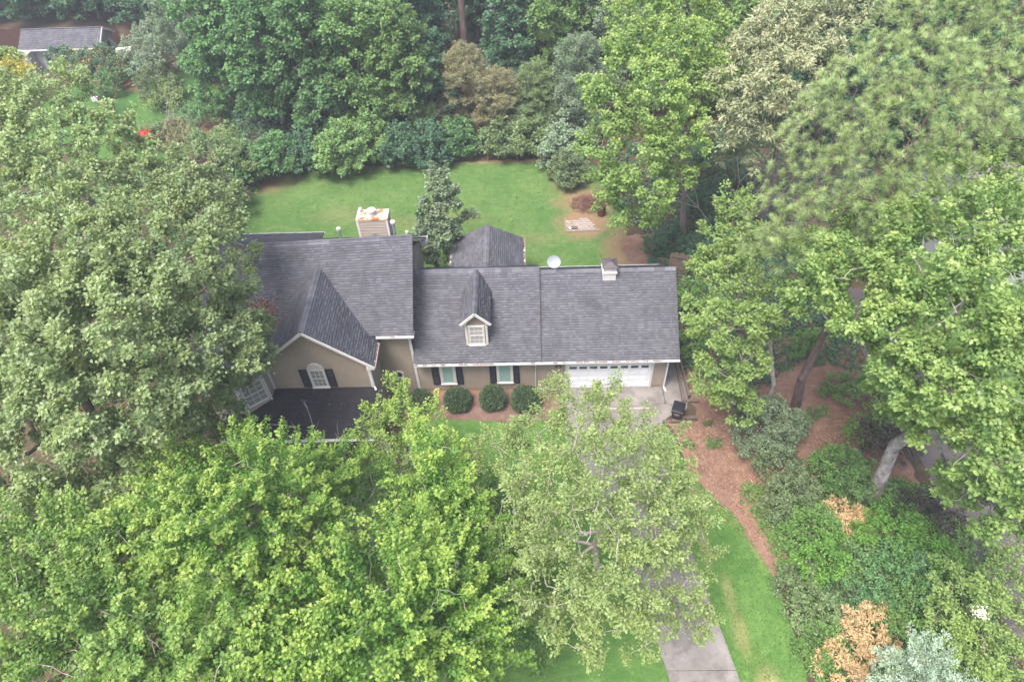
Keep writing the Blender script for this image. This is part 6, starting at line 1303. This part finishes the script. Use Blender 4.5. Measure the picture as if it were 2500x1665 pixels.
# woods behind the lawn: a few kinds grown once, then set out one by one
def kind(seed, style, h, r, mat, nl, low=.18, wood='bark_grey', sc=1.3, den=1.):
    rg = np.random.RandomState(seed); L = []
    for i in range(nl):
        t = (i+.5)/nl; z = h*(low+(.93-low)*t); a = i*2.4+rg.uniform(-.4, .4); prof = math.sin(math.pi*min(1, .18+.80*t))**.6
        rr = r*prof*.62; L.append((math.cos(a)*rr*rg.uniform(.5, 1), math.sin(a)*rr*rg.uniform(.5, 1), z, r*rg.uniform(.42, .62)*(.7+.45*prof)))
    L.append((0, 0, h*.93, r*.42))
    return L, style, mat, wood, sc, den
KINDS = dict(
 vine=kind(101, 'vine', 12, 3.2, 'leaf_vine', 13, .10), vine2=kind(102, 'vine', 12, 3.0, 'leaf_vinelight', 12, .10),
 deep=kind(103, 'vine', 12, 3.4, 'leaf_deep', 12, .15), olive=kind(104, 'fine', 12, 3.4, 'leaf_olive', 12, .10),
 brown=kind(105, 'fine', 12, 3.6, 'leaf_brownish', 11, .15, 'bark_red'), silver=kind(106, 'fine', 12, 3.2, 'leaf_silver', 12, .12),
 leafy=kind(107, 'vine', 12, 3.2, 'leaf_mid', 12, .12))
PROTO = {}
for i, (kd, x, y, h, r, lab) in enumerate(WOODS):
    L, style, mat, wood, sc, den = KINDS[kd]; grp = None
    if kd not in PROTO:
        t = make_tree('forest_tree', lab, 'tree', L, style, (0, 0, 0), .22, 300+i, grp, .12, mat, wood, den, 1.); PROTO[kd] = t
    else: t = copy_tree(PROTO[kd], (0, 0, 0), 0, (1, 1, 1), lab)
    t.location = (x, y, 0); t.rotation_euler = (0, 0, (i*2.17) % 6.28); t.scale = (r/3.2, r/3.2, h/12.)
# the wood farther back reads as one mass
rg = np.random.RandomState(77); k = 600; C = np.stack([rg.uniform(-100, 95, k), rg.uniform(60, 105, k), rg.uniform(.5, 15, k)], 1); n = 34
P = C[:, None]+rg.normal(0, .75, (k, n, 3)); V, F, tp = leaves_np(P.reshape(-1, 3), unit(rg.normal(size=(k*n, 3))), unit(rg.normal(0, .5, (k*n, 3))+[0, -.2, 1]), rg.uniform(.45, .9, k*n), 'ovate')
link('woodland', np_mesh('woodland', V, F, 'leaf_deep', {'tint': rg.rand(len(F)), 'tip': rg.rand(len(F))*.3}), label='dense dark green woodland beyond the gardens', category='woodland', kind='stuff')

# the bare pine trunk in the wood
t = thing('pine_tree', 'tall pine with a bare reddish trunk standing in the wood behind the brownish tree', 'tree', (-7.6, 38.5, 0))
v, f = tubes_np([[0, 0, 0, .05, .05, 6, .36, .33], [.05, .05, 6, 0, .1, 14, .33, .29], [0, .1, 14, .1, .1, 20, .29, .2]], 14); link('trunk', np_mesh('trunk', v, f, 'bark_pine', smooth=True), t)
V, F, ti, tp_, C, D = pine_np(np.random.RandomState(9), [(0, 0, 20, 2.5), (1.5, .5, 18.5, 1.8), (-1.4, -.6, 19, 1.8)], .5); link('crown', np_mesh('crown', V, F, 'leaf_pine', {'tint': ti, 'tip': tp_}), t)

# ------------------------------------------------------------------ undergrowth, grass and litter
def poly_in(pts, n, rg):
    pts = np.array(pts); lo, hi = pts.min(0), pts.max(0); out = []
    while len(out) < n:
        q = rg.uniform(lo, hi, (n*2, 2)); ins = np.zeros(len(q), bool); j = len(pts)-1
        for i in range(len(pts)):
            xi, yi = pts[i]; xj, yj = pts[j]; c = ((yi > q[:, 1]) != (yj > q[:, 1])) & (q[:, 0] < (xj-xi)*(q[:, 1]-yi)/(yj-yi+1e-12)+xi); ins ^= c; j = i
        out += list(q[ins])
    return np.array(out[:n])
def scatter_leaves(name, pts, n, mat, smin, smax, hmax, seed, shape='ovate', up=.8, label=None, edge=False, cat=None, tipk=.4, clump=0):
    rg = np.random.RandomState(seed)
    if clump:
        c = poly_in(pts, n//clump, rg); q = (c[:, None]+rg.normal(0, .16, (len(c), clump, 2))).reshape(-1, 2); hh = np.repeat(rg.rand(len(c))**1.5*hmax, clump)
    else: q = poly_in(pts, n, rg); hh = rg.rand(n)**2*hmax
    n = len(q); P = np.concatenate([q, (.015+hh*rg.rand(n))[:, None]], 1)
    ax = unit(rg.normal(size=(n, 3))*[1, 1, .25] + [0, 0, (1.2 if shape == 'blade' else .1)])
    V, F, tp = leaves_np(P, ax, unit(rg.normal(0, .6, (n, 3))+[0, 0, up]), rg.uniform(smin, smax, n), 'narrow' if shape in ('blade', 'blade2') else shape)
    o = link(name, np_mesh(name, V, F, mat, {'tint': np.repeat(rg.rand(n), tp), 'tip': np.repeat(rg.rand(n)*tipk, tp)}), kind='stuff')
    if label: o['label'] = label; o['category'] = cat or name.replace('_', ' ')
for i, (nm, pts, n, mat, s0, s1, h, shp, lab, cl) in enumerate(SCATTER):
    scatter_leaves(nm, pts, n, mat, s0, s1, h, 500+i, shp, label=lab, clump=cl)
def edge_tufts(name, lines, dens, mat, seed, label):
    rg = np.random.RandomState(seed); Q = []
    for pts in lines:
        for a, b in zip(pts[:-1], pts[1:]):
            a, b = np.array(a), np.array(b); L = np.hypot(*(b-a)); n = int(L*dens); Q.append(a+(b-a)*rg.rand(n, 1)+rg.normal(0, .07, (n, 2)))
    Q = np.concatenate(Q); n = len(Q); P = np.concatenate([Q, np.full((n, 1), .01)], 1)
    V, F, tp = leaves_np(P, unit(rg.normal(0, .5, (n, 3))+[0, 0, 1]), unit(rg.normal(size=(n, 3))), rg.uniform(.05, .14, n), 'needle'); V = V
    link(name, np_mesh(name, V, F, mat, {'tint': rg.rand(len(F)), 'tip': rg.rand(len(F))*.4}), label=label, category='grass', kind='stuff')
edge_tufts('grass', [DRV_R, DRV_L], 160, 'grass_blade', 61, 'short grass growing over the driveway edges')

# ------------------------------------------------------------------ dead and bare plants
for (nm, lab, cat, loc, n, h, sp, r0, dep, mat, seed, leaf) in BARE:
    rg = np.random.RandomState(seed); t = thing(nm, lab, cat, loc)
    sg = bare_branches(rg, (0, 0, 0), n, h, sp, r0, dep); v, f = tubes_np(sg, 4); link('branches', np_mesh('branches', v, f, mat, smooth=True), t, kind='stuff')
    if leaf:
        ends = sg[:, 3:6][sg[:, 6] < r0*.4]; k = len(ends)
        kk = leaf[1]; P = (ends[:, None]+rg.normal(0, .1, (k, kk, 3))).reshape(-1, 3); V, F, tp = leaves_np(P, unit(rg.normal(size=P.shape)), unit(rg.normal(0, .5, P.shape)+[0, 0, 1]), rg.uniform(.08, .16, len(P)), 'ovate')
        link('leaves', np_mesh('leaves', V, F, leaf[0], {'tint': rg.rand(len(F)), 'tip': rg.rand(len(F))*.4}), t)

# ------------------------------------------------------------------ wheeled bin
bn = thing('wheeled_bin', 'black wheeled rubbish bin with a closed lid at the edge of the driveway', 'bin', BIN_LOC); bn.rotation_euler = (0, 0, BIN_ROT)
m = M(); m.hexa([(-.22, -.24, .06), (.22, -.24, .06), (.22, .24, .06), (-.22, .24, .06), (-.31, -.36, .98), (.31, -.36, .98), (.31, .34, .98), (-.31, .34, .98)]); m.build('body', 'black_plastic', bn, bevel=.03)
m = M(); m.hexa([(-.35, -.42, .985), (.35, -.42, .985), (.35, .38, 1.0), (-.35, .38, 1.0), (-.33, -.38, 1.04), (.33, -.38, 1.04), (.33, .36, 1.08), (-.33, .36, 1.08)]); lid = m.build('lid', 'black_plastic', bn, bevel=.03)
m = M(); m.box(-.25, -.28, 1.062, .25, .26, 1.085); m.build('lid_panel', 'black_plastic', bn, bevel=.02)
m = M(); m.box(-.33, -.40, .86, .33, -.355, .93); m.build('rim', 'black_plastic', bn)
for x in (-.27, .27): M().tube((x-.035, .26, .13), (x+.035, .26, .13), .13, n=16).build('wheel', 'black_plastic', bn)
M().tube((-.28, .45, .95), (.28, .45, .95), .02).build('handle', 'black_plastic', bn)
for x in (-.26, .26): M().bar((x, .34, .93), (x, .45, .95), .03, .03).build('handle_bracket', 'black_plastic', bn)
# emblem printed on the front: pale bars of lettering with a small orange device between them
def on_front(x, z): return (x, -.24-.12*(z-.06)/.92-.004, z)
m = M(); m.quad(on_front(-.17, .74), on_front(.17, .74), on_front(.17, .79), on_front(-.17, .79)); m.quad(on_front(-.13, .60), on_front(.13, .60), on_front(.13, .63), on_front(-.13, .63)); m.build('emblem', 'decal_white', bn)
m = M(); b = 0
for i in range(12): m.v.append(on_front(.09*math.cos(i*.5236), .685+.035*math.sin(i*.5236)))
m.f.append(tuple(range(12))); m.a.append(.5); m.build('emblem', 'decal_orange', bn)

# timbers, pole, patio, barrel, brush pile
for i, (a, b, w, h, lab) in enumerate(TIMBERS):
    m = M(); a_, b_ = Vector(a), Vector(b); c = (a_+b_)/2; m.bar(tuple(a_-c), tuple(b_-c), w, h); o = m.build('landscape_timber', 'timber_grey', None, bevel=.015); o.location = c; o['label'] = lab; o['category'] = 'timber'; o['group'] = 'old landscape timbers beside the driveway'
m = M(); m.bar((0, 0, 0), (.75, .62, .28), .035, .035); o = m.build('wooden_pole', 'timber_pale', None); o.location = (6.95, -1.35, .1); o['label'] = 'thin pale pole lying behind the black bin'; o['category'] = 'pole'

pt = thing('paved_patch', 'small worn patch of pale pavers with a sunken iron grate in the back lawn', 'paving', (1.9, 15.6, 0))
rg = random.Random(4)
m = M(); m.box(-1.06, -.86, .0, 1.35, -.62, .07); m.build('kerb_stone', 'concrete_edge', pt)
m = M(); m.box(-1.15, -.85, .0, -1.07, .75, .06); m.build('kerb_stone', 'concrete_edge', pt)
for r_ in range(6):
    for c_ in range(7):
        x = -1.0+c_*.32+(.16 if r_ % 2 else 0); y = -.58+r_*.24
        if (r_ < 1 and c_ < 3) or x > 1.1-.08*r_ or (r_ > 4 and c_ < 3): continue
        m = M(); z = .045+rg.uniform(-.012, .015); m.box(-.148, -.108, 0, .148, .108, z); o = m.build('paver', 'paver', pt); o.location = (x+rg.uniform(-.008, .008), y, 0); o.rotation_euler = (rg.uniform(-.03, .03), rg.uniform(-.03, .03), rg.uniform(-.05, .05))
m = M(); m.box(-.98, -.60, .0, -.22, -.20, .03); m.build('pit', 'dark_opening', pt)
for i in range(9): m = M(); m.box(-.72+i*.055, -.58, .05, -.70+i*.055, -.22, .07); m.build('grate_bar', 'iron_dark', pt)
m = M(); m.lathe((-.80, -.48, .03), [(.09, 0), (.11, .04), (.05, .08), (.01, .09)], 10); m.build('white_rock', 'trim_white', pt)
bl = thing('barrel', 'rusty brown steel barrel standing beside the brush pile', 'barrel', (3.55, 16.7, 0))
M().lathe((0, 0, 0), [(.28, 0), (.29, .02), (.285, .26), (.30, .28), (.285, .30), (.285, .56), (.30, .58), (.285, .60), (.285, .86), (.30, .88), (.27, .89), (.26, .84), (.02, .80)], 24).build('drum', 'barrel_rust', bl)
M().lathe((0, 0, .0), [(.24, .82), (.02, .84)], 20).build('contents', 'dark_opening', bl)
bp_ = thing('brush_pile', 'heap of dry brown brushwood at the edge of the back lawn', 'brush pile', (2.6, 18.0, 0))
rg = np.random.RandomState(8); sg = []
for i in range(520):
    a = rg.uniform(0, 6.28); r_ = rg.rand()**.7*1.35; p = np.array([math.cos(a)*r_, math.sin(a)*r_*.85, (1-r_/1.4)*.8*rg.rand()+.05]); d = unit(rg.normal(size=3)*[1, 1, .35]); L = rg.uniform(.25, .7)
    sg.append([*(p-d*L/2), *(p+d*L/2+[0, 0, .05]), .014, .006])
sg = np.array(sg); sg[:, 2] = np.maximum(sg[:, 2], .01); sg[:, 5] = np.maximum(sg[:, 5], .01); v, f = tubes_np(sg, 4); link('twigs', np_mesh('twigs', v, f, 'bark_red'), bp_, kind='stuff')

# fence end beyond the garage, posts at the back
fc = thing('plank_fence', 'short run of pale vertical fence boards beyond the far garage corner', 'fence', (8.25, 9.8, 0))
for i in range(9):
    m = M(); h = 1.75+.05*((i*7) % 3); m.box(-.065, -.012, .03, .065, .012, h); o = m.build('fence_board', 'timber_pale', fc); o.location = (-.62+i*.142, .25-.012*i*i*.55, 0); o.rotation_euler = (0, 0, -.15*i*.2)
for z in (.4, 1.4): m = M(); m.bar((-.7, .30, z), (.6, -.12, z), .04, .08); m.build('rail', 'timber_grey', fc)
for x, y, lab in ((-5.24, 24.5, 'thin pale fence post at the back of the lawn, left of a pair'), (-2.56, 25.4, 'thin dark fence post in the shade behind the lawn, right of a pair')):
    m = M(); m.box(-.05, -.05, 0, .05, .05, 1.35); m.lathe((0, 0, 1.35), [(.065, 0), (.03, .05), (.01, .06)], 4); o = m.build('fence_post', 'timber_pale' if x < -4 else 'timber_grey', None); o.location = (x, y, 0); o['label'] = lab; o['category'] = 'post'; o['group'] = 'fence posts behind the lawn'

# ------------------------------------------------------------------ neighbours' garden, upper left
sh = thing('garden_shed', 'white walled garden shed with a grey shingle roof beyond the big oak', 'shed', SHED['loc'])
w, d, he, hr = SHED['w'], SHED['d'], SHED['he'], SHED['hr']
m = M(); m.box(-w/2+.3, -d/2+.25, 0, w/2-.3, d/2-.25, he); b = len(m.v)
m.v += [(-w/2+.3, -d/2+.25, he), (-w/2+.3, d/2-.25, he), (-w/2+.3, 0, hr-.12), (w/2-.3, -d/2+.25, he), (w/2-.3, d/2-.25, he), (w/2-.3, 0, hr-.12)]
for f in ((0, 2, 1), (3, 4, 5), (0, 3, 5, 2), (1, 2, 5, 4)): m.f.append(tuple(b+i for i in f)); m.a.append(.5)
m.build('wall', 'shed_wall', sh)
rf = bpy.data.objects.new('roof', None); COL.objects.link(rf); rf.parent = sh
sl_ = math.hypot(d/2, hr-he)
roof_plane(rf, (-w/2, -d/2, he), (1, 0, 0), w, (0, d/2, hr-he), sl_, 41, exp=.2); roof_plane(rf, (w/2, d/2, he), (-1, 0, 0), w, (0, -d/2, hr-he), sl_, 42, exp=.2)
for s_ in (-1, 1):
    m = M(); m.bar((w/2+.03, s_*d/2, he-.08), (w/2+.03, 0, hr-.08), .05, .2); m.build('rake_board', 'trim_white', sh)
m = M(); m.box(-w/2, -d/2-.12, he-.13, w/2, -d/2-.01, he-.02); m.build('gutter', 'gutter_white', sh)
m = M(); m.box(w/2-.295, -.9, .3, w/2-.27, .6, 1.9); m.build('doorway', 'dark_opening', sh)
for y0 in (-1.1, .3): m = M(); m.bar((w/2+.0, y0, 2.2), (w/2+.9, y0+.55, .3), .09, .06); m.build('brace', 'trim_white', sh)
m = M(); m.box(-w/2+.5, -d/2-.9, .0, -w/2+1.3, -d/2+.2, 2.2); m.build('side_panel', 'shed_wall', sh)
lt = thing('lean_to', 'small open lean-to with a tilted white top right of the garden shed', 'lean-to', LEAN)
m = M(); m.hexa([(-.9, -.7, 1.55), (.9, -.7, 1.65), (1.3, .7, 2.0), (-.5, .7, 1.9), (-.9, -.7, 1.60), (.9, -.7, 1.70), (1.3, .7, 2.05), (-.5, .7, 1.95)]); m.build('top', 'trim_white', lt)
for a, b in (((-.9, -.7, 1.5), (-.9, -.7, 0)), ((.9, -.6, 1.6), (2.0, -.9, 0)), ((1.2, .0, 1.75), (2.3, -.2, 0)), ((-.4, .7, 1.8), (-.4, .7, 0))): m = M(); m.bar(a, b, .07, .07); m.build('leg', 'trim_white', lt)
for k in (.3, .6): m = M(); m.bar((.9+1.1*k, -.6-.3*k, 1.6*(1-k)), (1.2+1.1*k, -.2*k, 1.75*(1-k)), .05, .05); m.build('rung', 'trim_white', lt)
lp = thing('lumber_pile', 'heap of broken pinkish boards on the grass below the lean-to', 'lumber pile', LUMBER)
rg = random.Random(12)
for i in range(26):
    a = rg.uniform(-.9, .9); x, y, z = rg.uniform(-1.5, 1.2), rg.uniform(-.6, .6), .05+.12*rg.random()*3; L = rg.uniform(.6, 1.4); m = M(); m.bar((-L/2*math.cos(a), -L/2*math.sin(a), -.08), (L/2*math.cos(a), L/2*math.sin(a), .10), .13, .05); o = m.build('board', 'lumber_pink', lp); o.location = (x, y, z)
bx = thing('garden_box', 'tiny white box on a post in the neighbouring garden', 'box', BOXL); m = M(); m.box(-.04, -.04, 0, .04, .04, .9); m.build('post', 'timber_grey', bx); m = M(); m.box(-.3, -.2, .9, .3, .2, 1.25); m.build('box', 'trim_white', bx)
fb = thing('plank_fence', 'dark red-brown board fence behind the garden shed', 'fence', (FENCE[0], FENCE[1], 0))
for i in range(int(FENCE[2]/.15)):
    m = M(); m.box(-.068, -.012, .03, .068, .012, 2.0+.02*(i % 3)); o = m.build('fence_board', 'fence_brown', fb); o.location = (i*.15, i*.15*FENCE[3], 0)
for z in (.5, 1.6): m = M(); m.bar((0, .05, z), (FENCE[2], .05+FENCE[2]*FENCE[3], z), .05, .09); m.build('rail', 'fence_brown', fb)

# pale neighbouring house seen through the right-hand trees
nh = thing('neighbour_house', 'pale house barely visible through the trees on the right', 'house', NHOUSE)
m = M(); m.box(-5, -4, 0, 5, 4, 4.2); gable_prism(m, -5, 5, -4, 4, 4.2, 6.6); m.build('wall', 'house_far_wall', nh)
for s_ in (-1, 1): m = M(); m.hexa([(-5.3, s_*4.3, 3.98), (5.3, s_*4.3, 3.98), (5.3, 0, 6.6), (-5.3, 0, 6.6), (-5.3, s_*4.3, 4.12), (5.3, s_*4.3, 4.12), (5.3, 0, 6.75), (-5.3, 0, 6.75)]); m.build('roof', 'concrete', nh)
for x in (-3, 0, 3):
    wn = bpy.data.objects.new('window', None); COL.objects.link(wn); wn.parent = nh
    m = M(); m.box(x-.5, -4.04, 1.4, x+.5, -4.01, 2.8); m.build('pane', 'glass_dark', wn); m = M(); m.box(x-.6, -4.06, 2.81, x+.6, -4.0, 2.9); m.box(x-.6, -4.08, 1.3, x+.6, -4.0, 1.39); m.build('frame', 'trim_white', wn)

# broken branch end caught in the pale tree, red flowers, white blossom
for (loc, n, r_, mat, lab, par, s0, s1) in BLOOMS:
    rg = np.random.RandomState(n); P = rg.normal(0, 1, (n, 3))*r_*[1, 1, .7]
    V, F, tp = leaves_np(P, unit(rg.normal(size=(n, 3))), unit(rg.normal(0, .6, (n, 3))+[0, 0, 1]), rg.uniform(s0, s1, n), 'ovate')
    host = next((o for o in bpy.data.objects if o.get('label') == par), None)
    o = link('blossom', np_mesh('blossom', V, F, mat, {'tint': rg.rand(len(F)), 'tip': np.zeros(len(F))}), host); o.location = Vector(loc)-(host.location if host else Vector())

# the box of haze: bottom under the ground, top just above the camera
m = M(); m.box(-300, -150, -3.5, 300, 360, 36.0); hz = m.build('haze', 'haze_air', None, kind='stuff')
